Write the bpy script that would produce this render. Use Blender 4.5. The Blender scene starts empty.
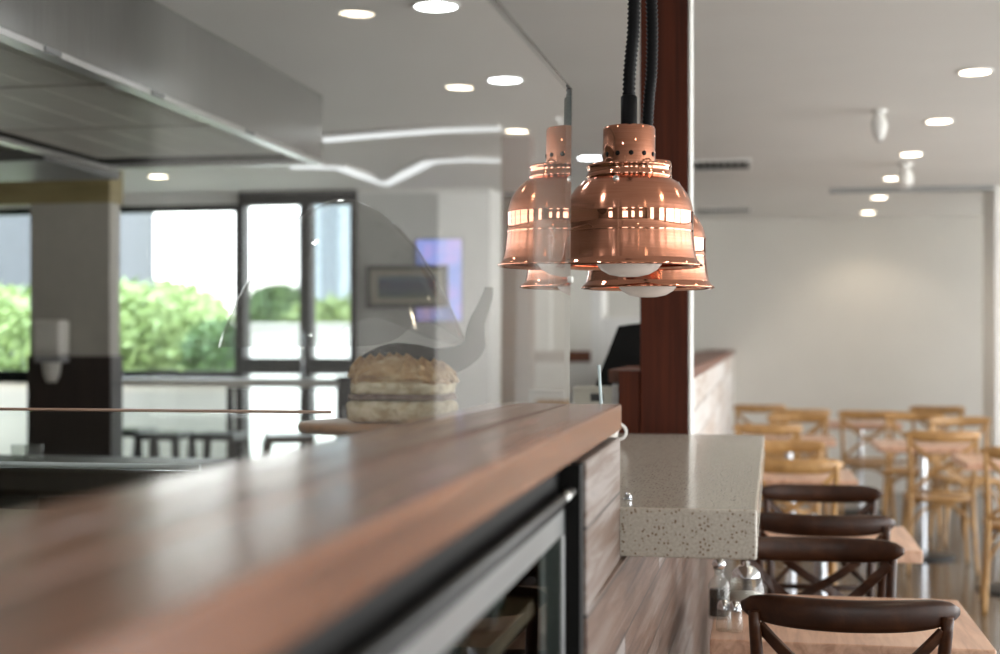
import bpy, math, random
from mathutils import Vector, Matrix
random.seed(7)
S = bpy.context.scene
COL = S.collection
PI = math.pi

# ------------------------------------------------------------------ camera
F = 1389.0; TH = math.atan(257/1389.0); HOR = 341.0; CAMZ = 1.43
CT, ST = math.cos(TH), math.sin(TH)
cd = bpy.data.cameras.new('camera'); cam = bpy.data.objects.new('camera', cd); COL.objects.link(cam)
cam.location = (0, 0, CAMZ); cam.rotation_euler = (PI/2, 0, TH)
cd.sensor_width = 36; cd.lens = 36*F/1000; cd.shift_y = (HOR-327)/1000
cd.clip_start = .05; cd.clip_end = 300
cd.dof.use_dof = True; cd.dof.focus_distance = 2.75; cd.dof.aperture_fstop = 2.6
S.camera = cam

def at(x, y, Y=None, X=None, Z=None):
    """where the sight line of a measured photo point meets a plane of the room"""
    u = (x-500)/F; v = (HOR-y)/F
    dx, dy = u*CT-ST, u*ST+CT
    if Y is not None: t = Y/dy
    elif X is not None: t = X/dx
    else: t = (Z-CAMZ)/v
    return Vector((dx*t, dy*t, CAMZ+v*t))
def ax(x, Y): return at(x, HOR, Y=Y).x
def az(x, y, Y): return at(x, y, Y=Y).z

# ------------------------------------------------------------------ mesh helper
class MB:
    def __init__(s): s.v = []; s.f = []; s.sm = []
    def add(s, vs, fs, smooth=False):
        b = len(s.v); s.v += [tuple(v) for v in vs]
        s.f += [tuple(i+b for i in f) for f in fs]; s.sm += [smooth]*len(fs)
        return s
    def box(s, x0, x1, y0, y1, z0, z1):
        return s.add([(x0,y0,z0),(x1,y0,z0),(x1,y1,z0),(x0,y1,z0),(x0,y0,z1),(x1,y0,z1),(x1,y1,z1),(x0,y1,z1)],
              [(0,3,2,1),(4,5,6,7),(0,1,5,4),(1,2,6,5),(2,3,7,6),(3,0,4,7)])
    def lathe(s, prof, c=(0,0,0), n=32, smooth=True):
        vs = []; fs = []
        for r, z in prof:
            for k in range(n):
                a = 2*PI*k/n; vs.append((c[0]+r*math.cos(a), c[1]+r*math.sin(a), c[2]+z))
        m = len(prof)
        for i in range(m-1):
            for k in range(n):
                k2 = (k+1) % n
                fs.append((i*n+k, i*n+k2, (i+1)*n+k2, (i+1)*n+k))
        return s.add(vs, fs, smooth)
    def tube(s, path, r, n=10, cap=True, flat=1.0, up=None):
        path = [Vector(p) for p in path]; m = len(path)
        if not hasattr(r, '__len__'): r = [r]*m
        vs = []; fs = []; prev = None
        for i, p in enumerate(path):
            t = (path[min(i+1, m-1)]-path[max(i-1, 0)]).normalized()
            if prev is None:
                ref = Vector(up) if up else (Vector((0,0,1)) if abs(t.z) < .9 else Vector((1,0,0)))
                a = (ref - t*ref.dot(t)).normalized()
            else: a = (prev - t*prev.dot(t)).normalized()
            prev = a; b = t.cross(a)
            for k in range(n):
                q = 2*PI*k/n + PI/n
                vs.append(p + a*(r[i]*math.cos(q)) + b*(r[i]*flat*math.sin(q)))
        for i in range(m-1):
            for k in range(n):
                k2 = (k+1) % n
                fs.append((i*n+k, i*n+k2, (i+1)*n+k2, (i+1)*n+k))
        if cap: fs.append(tuple(reversed(range(n)))); fs.append(tuple(range((m-1)*n, m*n)))
        return s.add(vs, fs, n > 5)
    def strip(s, path, w, t, wdir):
        """bar of rectangular section along a path; wdir(i)=direction of the wide side"""
        path = [Vector(p) for p in path]; m = len(path); vs = []; fs = []
        for i, p in enumerate(path):
            tg = (path[min(i+1, m-1)]-path[max(i-1, 0)]).normalized()
            wd = Vector(wdir); wd = (wd - tg*wd.dot(tg)).normalized(); nd = tg.cross(wd)
            wi = w[i] if hasattr(w, '__len__') else w
            ti = t[i] if hasattr(t, '__len__') else t
            vs += [p-wd*wi/2-nd*ti/2, p+wd*wi/2-nd*ti/2, p+wd*wi/2+nd*ti/2, p-wd*wi/2+nd*ti/2]
        for i in range(m-1):
            for k in range(4):
                k2 = (k+1) % 4; fs.append((i*4+k, i*4+k2, (i+1)*4+k2, (i+1)*4+k))
        fs.append((3,2,1,0)); e = (m-1)*4; fs.append((e,e+1,e+2,e+3))
        return s.add(vs, fs, False)
    def build(s, name, mat, parent=None, bevel=0, loc=None, subdiv=0, solid=0):
        me = bpy.data.meshes.new(name); me.from_pydata(s.v, [], s.f)
        me.polygons.foreach_set('use_smooth', s.sm); me.update()
        o = bpy.data.objects.new(name, me); COL.objects.link(o)
        if mat: me.materials.append(mat)
        if parent: o.parent = parent
        if loc is not None: o.location = loc
        if solid:
            m = o.modifiers.new('solid', 'SOLIDIFY'); m.thickness = solid; m.offset = -1
        if bevel:
            m = o.modifiers.new('bevel', 'BEVEL'); m.width = bevel; m.segments = 2; m.limit_method = 'ANGLE'
        if subdiv:
            m = o.modifiers.new('sub', 'SUBSURF'); m.levels = m.render_levels = subdiv
        return o
def B(*a): return MB().box(*a)
def tag(o, label, cat=None, group=None, kind=None):
    if label: o['label'] = label
    if cat: o['category'] = cat
    if group: o['group'] = group
    if kind: o['kind'] = kind
    return o
def thing(name, loc, label, cat, group=None, rz=0):
    o = bpy.data.objects.new(name, None); COL.objects.link(o); o.location = loc; o.rotation_euler.z = rz
    o.empty_display_size = .1
    return tag(o, label, cat, group)
def struct(name, mb, mat, label=None, bevel=0):
    o = mb.build(name, mat, None, bevel); o['kind'] = 'structure'
    if label: o['label'] = label
    return o
def dup(root, loc, label, rz=None, group=None):
    r = root.copy(); COL.objects.link(r); r.location = loc; r['label'] = label
    if rz is not None: r.rotation_euler.z = rz
    if group: r['group'] = group
    for ch in list(root.children):
        c = ch.copy(); COL.objects.link(c); c.parent = r
        for g in list(ch.children):
            d = g.copy(); COL.objects.link(d); d.parent = c
    return r

# ------------------------------------------------------------------ materials
def nt(name):
    m = bpy.data.materials.new(name); m.use_nodes = True
    return m, m.node_tree, m.node_tree.nodes['Principled BSDF']
def N(t, kind, **kw):
    n = t.nodes.new(kind)
    for k, v in kw.items():
        if k in n.inputs: n.inputs[k].default_value = v
        else: setattr(n, k, v)
    return n
def ramp(t, stops):
    r = t.nodes.new('ShaderNodeValToRGB'); e = r.color_ramp.elements
    while len(e) < len(stops): e.new(.5)
    for el, (p, c) in zip(e, stops): el.position = p; el.color = (*c, 1)
    return r
def coords(t, scale=(1,1,1), kind='Object', rot=(0,0,0)):
    tc = t.nodes.new('ShaderNodeTexCoord'); mp = t.nodes.new('ShaderNodeMapping')
    mp.inputs['Scale'].default_value = scale; mp.inputs['Rotation'].default_value = rot
    t.links.new(tc.outputs[kind], mp.inputs[0]); return mp
def noisy(name, stops, scale=(5,5,5), ns=4, detail=6, rough=.5, metal=0, bump=0, spec=.5, coat=0, rvar=0):
    m, t, p = nt(name); mp = coords(t, scale)
    n = N(t, 'ShaderNodeTexNoise', Scale=ns, Detail=detail); t.links.new(mp.outputs[0], n.inputs['Vector'])
    r = ramp(t, stops); t.links.new(n.outputs['Fac'], r.inputs[0]); t.links.new(r.outputs[0], p.inputs['Base Color'])
    p.inputs['Roughness'].default_value = rough; p.inputs['Metallic'].default_value = metal
    p.inputs['Specular IOR Level'].default_value = spec; p.inputs['Coat Weight'].default_value = coat
    if rvar:
        mr = N(t, 'ShaderNodeMapRange'); mr.inputs['To Min'].default_value = max(0, rough-rvar); mr.inputs['To Max'].default_value = rough+rvar
        t.links.new(n.outputs['Fac'], mr.inputs['Value']); t.links.new(mr.outputs[0], p.inputs['Roughness'])
    if bump:
        b = N(t, 'ShaderNodeBump', Strength=bump, Distance=.01); t.links.new(n.outputs['Fac'], b.inputs['Height']); t.links.new(b.outputs[0], p.inputs['Normal'])
    return m
def flat(name, c, rough=.5, metal=0, d=.06, ns=8, bump=0, **k):
    lo = tuple(max(0, x*(1-d)) for x in c); hi = tuple(min(1, x*(1+d)) for x in c)
    return noisy(name, [(.3, lo), (.7, hi)], (1,1,1), ns, 3, rough, metal, bump, **k)
def wood(name, dark, mid, light, scale=(40,1.5,40), rough=.35, ns=1.3, coat=0, bump=.08, rvar=.06, spec=.5):
    m, t, p = nt(name); mp = coords(t, scale)
    n = N(t, 'ShaderNodeTexNoise', Scale=ns, Detail=8, Roughness=.62, Distortion=.6); t.links.new(mp.outputs[0], n.inputs['Vector'])
    r = ramp(t, [(.25, dark), (.5, mid), (.75, light)]); t.links.new(n.outputs['Fac'], r.inputs[0])
    mp2 = coords(t, (2,2,2)); n2 = N(t, 'ShaderNodeTexNoise', Scale=1.5, Detail=3); t.links.new(mp2.outputs[0], n2.inputs['Vector'])
    oi = t.nodes.new('ShaderNodeObjectInfo')
    mx = N(t, 'ShaderNodeHueSaturation'); t.links.new(r.outputs[0], mx.inputs['Color'])
    ma = N(t, 'ShaderNodeMath', operation='MULTIPLY_ADD'); ma.inputs[1].default_value = .5; ma.inputs[2].default_value = .72
    t.links.new(n2.outputs['Fac'], ma.inputs[0])
    mb_ = N(t, 'ShaderNodeMath', operation='MULTIPLY_ADD'); mb_.inputs[1].default_value = .16
    t.links.new(oi.outputs['Random'], mb_.inputs[0]); t.links.new(ma.outputs[0], mb_.inputs[2])
    t.links.new(mb_.outputs[0], mx.inputs['Value']); t.links.new(mx.outputs[0], p.inputs['Base Color'])
    mr = N(t, 'ShaderNodeMapRange'); mr.inputs['To Min'].default_value = rough-rvar; mr.inputs['To Max'].default_value = rough+rvar
    t.links.new(n.outputs['Fac'], mr.inputs['Value']); t.links.new(mr.outputs[0], p.inputs['Roughness'])
    b = N(t, 'ShaderNodeBump', Strength=bump, Distance=.003); t.links.new(n.outputs['Fac'], b.inputs['Height']); t.links.new(b.outputs[0], p.inputs['Normal'])
    p.inputs['Coat Weight'].default_value = coat; p.inputs['Coat Roughness'].default_value = .18; p.inputs['Specular IOR Level'].default_value = spec
    return m
def emit(name, c, s):
    m = bpy.data.materials.new(name); m.use_nodes = True; t = m.node_tree; t.nodes.remove(t.nodes['Principled BSDF'])
    e = N(t, 'ShaderNodeEmission', Color=(*c,1), Strength=s); t.links.new(e.outputs[0], t.nodes['Material Output'].inputs[0]); return m
def pane(name, tint=(.95,.97,.96), k=1.7, haze=0.0, hazecol=(.6,.6,.58), rough=0.0, power=1):
    """sheet glass: unbent transmission plus a Fresnel mirror on outward faces"""
    m = bpy.data.materials.new(name); m.use_nodes = True; t = m.node_tree; t.nodes.remove(t.nodes['Principled BSDF'])
    tr = N(t, 'ShaderNodeBsdfTransparent', Color=(*tint,1)); gl = N(t, 'ShaderNodeBsdfGlossy', Roughness=rough)
    fr = N(t, 'ShaderNodeFresnel', IOR=1.5); ge = t.nodes.new('ShaderNodeNewGeometry')
    inv = N(t, 'ShaderNodeMath', operation='SUBTRACT'); inv.inputs[0].default_value = 1; t.links.new(ge.outputs['Backfacing'], inv.inputs[1])
    mu = N(t, 'ShaderNodeMath', operation='MULTIPLY'); t.links.new(fr.outputs[0], mu.inputs[0]); t.links.new(inv.outputs[0], mu.inputs[1])
    mk = N(t, 'ShaderNodeMath', operation='MULTIPLY', use_clamp=True); mk.inputs[1].default_value = k; t.links.new(mu.outputs[0], mk.inputs[0])
    if power != 1:
        pw_ = N(t, 'ShaderNodeMath', operation='POWER', use_clamp=True); pw_.inputs[1].default_value = power; t.links.new(mk.outputs[0], pw_.inputs[0]); mk = pw_
    base = tr.outputs[0]
    if haze:
        df = N(t, 'ShaderNodeBsdfDiffuse', Color=(*hazecol,1)); mh = N(t, 'ShaderNodeMixShader')
        nz = N(t, 'ShaderNodeTexNoise', Scale=3.0, Detail=4); mp = coords(t); t.links.new(mp.outputs[0], nz.inputs['Vector'])
        mm = N(t, 'ShaderNodeMath', operation='MULTIPLY'); mm.inputs[1].default_value = haze*2; t.links.new(nz.outputs['Fac'], mm.inputs[0])
        t.links.new(mm.outputs[0], mh.inputs[0]); t.links.new(base, mh.inputs[1]); t.links.new(df.outputs[0], mh.inputs[2]); base = mh.outputs[0]
    mx = N(t, 'ShaderNodeMixShader'); t.links.new(mk.outputs[0], mx.inputs[0]); t.links.new(base, mx.inputs[1]); t.links.new(gl.outputs[0], mx.inputs[2])
    t.links.new(mx.outputs[0], t.nodes['Material Output'].inputs[0]); return m

M = {}
M['ceiling'] = flat('ceiling_paint', (.74,.73,.70), .75, d=.02, ns=2)
M['wall'] = flat('wall_paint', (.78,.765,.72), .7, d=.02, ns=2)
M['white'] = flat('white_paint', (.80,.80,.78), .6, d=.02)
M['whitewall'] = flat('white_wall_paint', (.82,.82,.80), .7, d=.02)
M['beige'] = flat('beige_render', (.40,.38,.33), .6, d=.05)
M['olive'] = wood('olive_board', (.20,.16,.07), (.27,.22,.10), (.33,.28,.14), (1.5,20,20), .5)
M['darkpanel'] = wood('dark_brown_panel', (.018,.013,.010), (.03,.02,.016), (.045,.03,.024), (30,30,1.5), .45)
M['blackmetal'] = flat('black_powder_coat', (.012,.013,.014), .35, d=.2)
M['frame'] = flat('dark_window_frame', (.008,.010,.011), .45, d=.2, spec=.2)
M['top'] = wood('jarrah_top', (.10,.040,.019), (.23,.098,.050), (.37,.17,.09), (38,1.0,38), .26, coat=.28)
M['post'] = wood('dark_red_post', (.022,.005,.002), (.055,.012,.005), (.095,.022,.008), (30,30,1.0), .55, spec=.18)
M['rail'] = wood('red_brown_rail', (.08,.025,.012), (.14,.045,.02), (.2,.07,.03), (1.2,30,30), .4)
M['chairdark'] = wood('dark_walnut_chair', (.012,.004,.0015), (.032,.010,.0035), (.068,.024,.008), (14,14,14), .33, ns=1.0, coat=.0, spec=.35)
M['chairtan'] = wood('honey_oak_chair', (.25,.125,.040), (.40,.22,.075), (.54,.33,.14), (14,14,14), .35, ns=1.0, coat=.1)
M['tabletop'] = wood('salvaged_table_board', (.36,.18,.11), (.64,.39,.27), (.78,.55,.42), (22,1.6,22), .33, ns=1.4, coat=.2)
M['chrome'] = flat('chrome', (.62,.64,.67), .14, 1, d=.03)
M['steel'] = None
M['floor'] = None
M['black'] = flat('matt_black', (.006,.006,.006), .55, d=.2, spec=.15)
M['rubber'] = flat('black_rubber', (.005,.005,.006), .4, d=.2, spec=.12)
M['bulb'] = None
M['gasket'] = flat('grey_gasket', (.35,.37,.38), .5, d=.05)
M['glasspane'] = pane('counter_glass', (.965,.972,.965), 2.0, haze=.02, power=2)
M['glassedge'] = pane('shelf_glass', (.96,.98,.97), .8)
M['windowglass'] = pane('window_glass', (.97,.985,.985), 1.2)
M['fridgeglass'] = pane('fridge_glass', (.66,.69,.68), .3)
M['clearglass'] = pane('clear_glassware', (.90,.91,.90), 1.3, haze=.05, hazecol=(.9,.9,.9), rough=.03)
M['smoke'] = pane('smoky_glass', (.74,.74,.73), .8, haze=.03, hazecol=(.22,.22,.21), rough=.02)
M['faint'] = pane('faint_clear_glass', (.985,.985,.985), .25)
M['smokethick'] = pane('smoky_thick_glass', (.38,.38,.37), .35, haze=.18, hazecol=(.13,.13,.125), rough=.03)
M['light'] = emit('downlight_warm', (1, .86, .66), 14)
M['lightcool'] = emit('downlight_cool', (.93, .97, 1.0), 18)
M['tube'] = emit('white_reflection_glow', (.95, .98, 1), .95)

def steel_mat(name, base=(.55,.56,.56), rough=.28, sc=(1,1,60)):
    m, t, p = nt(name); mp = coords(t, sc); n = N(t, 'ShaderNodeTexNoise', Scale=6, Detail=4); t.links.new(mp.outputs[0], n.inputs['Vector'])
    r = ramp(t, [(.3, tuple(x*.9 for x in base)), (.7, base)]); t.links.new(n.outputs['Fac'], r.inputs[0]); t.links.new(r.outputs[0], p.inputs['Base Color'])
    p.inputs['Metallic'].default_value = 1
    mr = N(t, 'ShaderNodeMapRange'); mr.inputs['To Min'].default_value = rough*.75; mr.inputs['To Max'].default_value = rough*1.25
    t.links.new(n.outputs['Fac'], mr.inputs['Value']); t.links.new(mr.outputs[0], p.inputs['Roughness']); return m
M['steel'] = steel_mat('brushed_steel', (.47,.475,.46), .24, (12,12,.6))
M['underside'] = flat('satin_filter_steel', (.62,.60,.53), .5, .25, d=.05)
M['steeldark'] = steel_mat('dull_steel', (.32,.33,.33), .4)
M['rimsteel'] = steel_mat('bright_steel', (.8,.8,.79), .3)
def copper(name, rough, aniso):
    m = noisy(name, [(.3, (.66,.275,.17)), (.7, (.76,.345,.23))], (3,3,140), 3, 3, rough, 1, 0, rvar=rough*.3)
    t = m.node_tree; p = t.nodes['Principled BSDF']; p.inputs['Anisotropic'].default_value = aniso; p.inputs['Anisotropic Rotation'].default_value = .25
    tg = N(t, 'ShaderNodeTangent', direction_type='RADIAL', axis='Z'); t.links.new(tg.outputs[0], p.inputs['Tangent']); return m
M['copper'] = copper('spun_copper', .17, .85); M['copperbright'] = copper('polished_copper', .035, 0)

def floor_mat():
    m, t, p = nt('dark_timber_floor'); mp = coords(t, (1,1,1), rot=(0,0,PI/2))
    br = N(t, 'ShaderNodeTexBrick', offset=.37); br.inputs['Scale'].default_value = 1
    br.inputs['Color1'].default_value = (.065,.048,.035,1); br.inputs['Color2'].default_value = (.105,.08,.058,1); br.inputs['Mortar'].default_value = (.03,.022,.016,1)
    br.inputs['Brick Width'].default_value = 1.6; br.inputs['Row Height'].default_value = .14; br.inputs['Mortar Size'].default_value = .003
    t.links.new(mp.outputs[0], br.inputs['Vector'])
    mp2 = coords(t, (30,1.5,30)); n = N(t, 'ShaderNodeTexNoise', Scale=1.2, Detail=6); t.links.new(mp2.outputs[0], n.inputs['Vector'])
    hs = N(t, 'ShaderNodeHueSaturation'); ma = N(t, 'ShaderNodeMath', operation='MULTIPLY_ADD'); ma.inputs[1].default_value = .9; ma.inputs[2].default_value = .55
    t.links.new(n.outputs['Fac'], ma.inputs[0]); t.links.new(ma.outputs[0], hs.inputs['Value']); t.links.new(br.outputs['Color'], hs.inputs['Color'])
    t.links.new(hs.outputs[0], p.inputs['Base Color']); p.inputs['Roughness'].default_value = .16
    p.inputs['Specular IOR Level'].default_value = .6
    return m
M['floor'] = floor_mat()
def plank_mat(name, cols):
    m, t, p = nt(name); tc = t.nodes.new('ShaderNodeTexCoord'); sp = t.nodes.new('ShaderNodeSeparateXYZ'); cb = t.nodes.new('ShaderNodeCombineXYZ')
    t.links.new(tc.outputs['Object'], sp.inputs[0]); t.links.new(sp.outputs['Y'], cb.inputs['X']); t.links.new(sp.outputs['Z'], cb.inputs['Y'])
    br = N(t, 'ShaderNodeTexBrick', offset=.43); br.inputs['Scale'].default_value = 1
    br.inputs['Color1'].default_value = (.0,.0,.0,1); br.inputs['Color2'].default_value = (1,1,1,1); br.inputs['Mortar'].default_value = (.5,.5,.5,1)
    br.inputs['Brick Width'].default_value = 1.15; br.inputs['Row Height'].default_value = .118; br.inputs['Mortar Size'].default_value = .0022
    t.links.new(cb.outputs[0], br.inputs['Vector'])
    mp = coords(t, (20,1.4,26)); n = N(t, 'ShaderNodeTexNoise', Scale=1.6, Detail=8, Roughness=.65, Distortion=.5); t.links.new(mp.outputs[0], n.inputs['Vector'])
    ad = N(t, 'ShaderNodeMath', operation='MULTIPLY_ADD'); ad.inputs[1].default_value = .34
    sb = N(t, 'ShaderNodeMath', operation='SUBTRACT'); sb.inputs[1].default_value = .17
    t.links.new(br.outputs['Color'], ad.inputs[0]); t.links.new(n.outputs['Fac'], ad.inputs[2]); t.links.new(ad.outputs[0], sb.inputs[0])
    r = ramp(t, list(zip((.22,.40,.53,.68,.85), cols)))
    t.links.new(sb.outputs[0], r.inputs[0])
    mx = N(t, 'ShaderNodeMixRGB'); mx.inputs['Color2'].default_value = (.02,.014,.01,1); t.links.new(br.outputs['Fac'], mx.inputs['Fac']); t.links.new(r.outputs[0], mx.inputs['Color1'])
    t.links.new(mx.outputs[0], p.inputs['Base Color']); p.inputs['Roughness'].default_value = .42
    b = N(t, 'ShaderNodeBump', Strength=.25, Distance=.004); t.links.new(n.outputs['Fac'], b.inputs['Height']); t.links.new(b.outputs[0], p.inputs['Normal'])
    return m
M['planks'] = plank_mat('weathered_planks', [(.045,.022,.014),(.13,.07,.045),(.18,.13,.105),(.33,.29,.275),(.18,.165,.18)])
M['sheenplanks'] = plank_mat('whitewash_sheen_planks', [(.40,.32,.27),(.58,.52,.47),(.66,.63,.61),(.74,.73,.72),(.62,.62,.64)])  # paler copy of the planks, their sheen painted into the colour
def stone_mat():
    m, t, p = nt('speckled_stone'); mp = coords(t)
    v = N(t, 'ShaderNodeTexVoronoi', Scale=150.0, feature='F1', Randomness=1.0); t.links.new(mp.outputs[0], v.inputs['Vector'])
    ds = N(t, 'ShaderNodeTexNoise', Scale=160.0, Detail=2); t.links.new(mp.outputs[0], ds.inputs['Vector'])
    r = ramp(t, [(.0, (.0,)*3), (.22, (.0,)*3), (.34, (1,)*3)]); 
    a = N(t, 'ShaderNodeMath', operation='MULTIPLY_ADD'); a.inputs[1].default_value = .28; t.links.new(ds.outputs['Fac'], a.inputs[0]); 
    s = N(t, 'ShaderNodeMath', operation='ADD'); t.links.new(v.outputs['Distance'], a.inputs[2]); t.links.new(a.outputs[0], s.inputs[0]); s.inputs[1].default_value = -.14
    t.links.new(s.outputs[0], r.inputs[0])
    n = N(t, 'ShaderNodeTexNoise', Scale=220.0, Detail=4); t.links.new(mp.outputs[0], n.inputs['Vector'])
    r2 = ramp(t, [(.3, (.40,.365,.31)), (.65, (.53,.495,.435))]); t.links.new(n.outputs['Fac'], r2.inputs[0])
    # only some cells carry a chip
    wn = N(t, 'ShaderNodeSeparateColor'); t.links.new(v.outputs['Color'], wn.inputs[0])
    gt = N(t, 'ShaderNodeMath', operation='GREATER_THAN'); gt.inputs[1].default_value = .42; t.links.new(wn.outputs[0], gt.inputs[0])
    iv = N(t, 'ShaderNodeMath', operation='SUBTRACT'); iv.inputs[0].default_value = 1; t.links.new(r.outputs[0], iv.inputs[1])
    fm = N(t, 'ShaderNodeMath', operation='MULTIPLY'); t.links.new(iv.outputs[0], fm.inputs[0]); t.links.new(gt.outputs[0], fm.inputs[1])
    mx = N(t, 'ShaderNodeMixRGB'); mx.inputs['Color2'].default_value = (.20,.135,.09,1); t.links.new(fm.outputs[0], mx.inputs['Fac']); t.links.new(r2.outputs[0], mx.inputs['Color1'])
    t.links.new(mx.outputs[0], p.inputs['Base Color']); p.inputs['Roughness'].default_value = .17
    return m
M['stone'] = stone_mat()
def bulb_mat():
    m, t, p = nt('frosted_bulb'); mp = coords(t); n = N(t, 'ShaderNodeTexNoise', Scale=20.0); t.links.new(mp.outputs[0], n.inputs['Vector'])
    r = ramp(t, [(.3, (.58,.50,.46)), (.7, (.64,.56,.52))]); t.links.new(n.outputs['Fac'], r.inputs[0]); t.links.new(r.outputs[0], p.inputs['Base Color'])
    p.inputs['Roughness'].default_value = .25; p.inputs['Emission Color'].default_value = (1,.86,.76,1); p.inputs['Emission Strength'].default_value = .12
    return m
M['bulb'] = bulb_mat()

# ------------------------------------------------------------------ room shell
CEIL = 2.60
YB = 13.6      # far dining wall
YW = 10.4      # window wall on the left
XL, XR, YF = -8.0, 4.6, -4.0
struct('floor', B(XL, XR, YF, YB, -.12, 0), M['floor'], 'glossy dark brown timber floor')
c_ = MB(); c_.box(XL, XR, YF, 10.55, CEIL, CEIL+.15).box(-2.12, XR, 10.55, YB+.15, CEIL, CEIL+.15)
struct('ceiling', c_, M['ceiling'], 'pale grey plaster ceiling')
struct('wall_back', B(-2.0, XR, YB, YB+.15, 0, CEIL), M['wall'], 'plain grey-beige wall behind the dining chairs')
# wall that carries the windows: solid around the openings
x357 = ax(357, YW); x490 = ax(490, YW); x241 = ax(241, YW)
ZT = az(200, 205, YW); ZS = az(200, 371, YW)
w = MB(); w.box(x357, x490, YW, YW+.15, 0, CEIL); w.box(XL, x357, YW, YW+.15, ZT, CEIL); w.box(XL, x357, YW, YW+.15, 0, .12)
struct('wall_left', w, M['whitewall'], 'white wall beside the dark framed windows')
struct('wall_corridor', B(x490-.12, x490, YW+.15, YB, 0, CEIL), M['whitewall'])
# unseen sides of the room: sills, heads and mullions around large glazing
w = MB(); w.box(XR, XR+.15, YF, YB, 0, .12); w.box(XR, XR+.15, YF, YB, 2.5, CEIL)
for y0, y1 in ((-4,-2.6),(-1.6,-.2),(.8,1.2),(2.7,2.85),(4.2,4.35),(5.7,5.85),(7.2,7.35),(8.8,8.95),(10.4,10.7)): w.box(XR, XR+.15, y0, y1, .12, 2.5)
struct('wall_right', w, M['whitewall'])
w = MB(); w.box(XR, XR+.15, 10.7, 11.2, .12, 2.5).box(XR, XR+.15, 12.2, 12.35, .12, 2.5).box(XR, XR+.15, 13.4, YB, .12, 2.5)
struct('wall_far_right', w, M['whitewall'])  # out of view; its window openings added to light the far dining wall
w = MB(); w.box(XL, XR, YF-.15, YF, 0, .9); w.box(XL, XR, YF-.15, YF, 2.2, CEIL)
for x0, x1 in ((-8,-4.2),(-3.2,-.6),(.1,.9),(1.5,2.6),(3.4,4.6)): w.box(x0, x1, YF-.15, YF, .9, 2.2)
struct('wall_front', w, M['beige'])
w = MB(); w.box(XL-.15, XL, YF, YW+.15, 0, CEIL)
struct('wall_kitchen', w, M['beige'])
# right hand pier and a dark strip in place of the ceiling's shadow gap
px0 = ax(991, 11.1)
struct('wall_pier', B(px0, px0+.55, 10.95, 11.5, 0, CEIL), M['white'], 'white pier at the right edge of the dining room', .01)
struct('wall_screen', B(px0+.552, XR, 10.97, 11.1, 0, CEIL), M['darkpanel'])  # unseen dark wall added to keep bright reflections out of the glass
struct('shadow_strip', B(.55, px0, 10.93, 10.985, CEIL-.035, CEIL), M['steeldark'], 'thin dark strip in place of the shadow gap across the ceiling to the pier')

# ------------------------------------------------------------------ half wall, post and partitions
XWALL = -.223; XBK = -.443
ZSH_T = az(623, 507.5, 2.30); ZSH_B = az(623, 557, 2.30)
YP = 4.15
ZCAP = az(690, 370, YP+.15)
TOPZ = az(622, 404, 2.30); TOPB = az(622, 430, 2.30)
w = MB(); w.box(XBK, XWALL, 1.842, 2.30, 0, TOPB-.012); w.box(XBK, XWALL, 2.30, YP, 0, ZSH_B-.001)
struct('wall_servery', w, M['planks'], 'weathered plank cladding under the stone shelf', .002)
struct('wall_divider', B(XBK, XWALL, YP+.16, YB, 0, ZCAP-.04), M['sheenplanks'], 'whitewashed plank half wall with a painted pale sheen, running to the back wall', .002)
xe = ax(688, YP)+.016; w = MB(); zt_ = ZSH_B-.003
w.add([(XWALL+.0004,1.845,0),(XWALL+.0008,1.845,0),(xe,YP-.02,0),(XWALL+.0004,YP-.02,0),(XWALL+.0004,1.845,zt_),(XWALL+.0008,1.845,zt_),(xe,YP-.02,zt_),(XWALL+.0004,YP-.02,zt_)],
      [(0,3,2,1),(4,5,6,7),(0,1,5,4),(1,2,6,5),(2,3,7,6),(3,0,4,7)])
w.box(xe-.004, xe, YP-.02, 6.6, 0, .92)
struct('wall_dado', w, M['planks'], 'weathered plank cladding behind the nearest dining table')
struct('trim_2', B(XBK-.012, XWALL+.012, YP+.16, YB, ZCAP-.04, ZCAP), M['rail'], 'red-brown timber cap on the plank half wall', .003)
xl, xm, xr = ax(618, YP), ax(640, YP), ax(688, YP)
p = thing('timber_post', ((xm+xr)/2, YP+.08, 0), 'dark red-brown square timber post rising from the end of the half wall to the ceiling', 'post')
B(-(xr-xm)/2, (xr-xm)/2, -.08, .08, 0, CEIL).build('shaft', M['post'], p, .004)
B(xl-(xm+xr)/2, xm-(xm+xr)/2-.001, -.075, .08, 0, ZCAP).build('end_block', M['post'], p, .004)
o = B((xr-xm)/2+.001, (xr-xm)/2+.009, -.078, .08, 0, CEIL).build('glare_strip', M['white'], p, .002); tag(o, 'thin white strip in place of glare down the right side')  # white strip standing in for glare on the post's side face
# white rear half wall with a timber rail, seen between glass and post
YR = 11.0
ra, rb = ax(490, YR), ax(591, YR); zr0, zr1 = az(560, 362, YR), az(560, 351, YR)
struct('wall_alcove', B(ra, rb, YR, YR+.12, 0, zr0), M['white'], 'low white wall under a red-brown timber rail', .004)
struct('trim_3', B(ra, rb+.0, YR-.02, YR+.14, zr0, zr1), M['rail'], 'red-brown timber rail on the low white wall', .004)
struct('wall_return', B(rb+.002, ax(602, YR), YR-.02, YR+.4, 0, CEIL), M['white'], 'slim white corner post behind the lamps', .004)
struct('wall_panel', B(ax(602, YR)+.002, ax(642, YR), YR-.02, YR+.4, 0, az(620, 318, YR)), M['white'], 'white panel block behind the black screen', .006)
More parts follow.
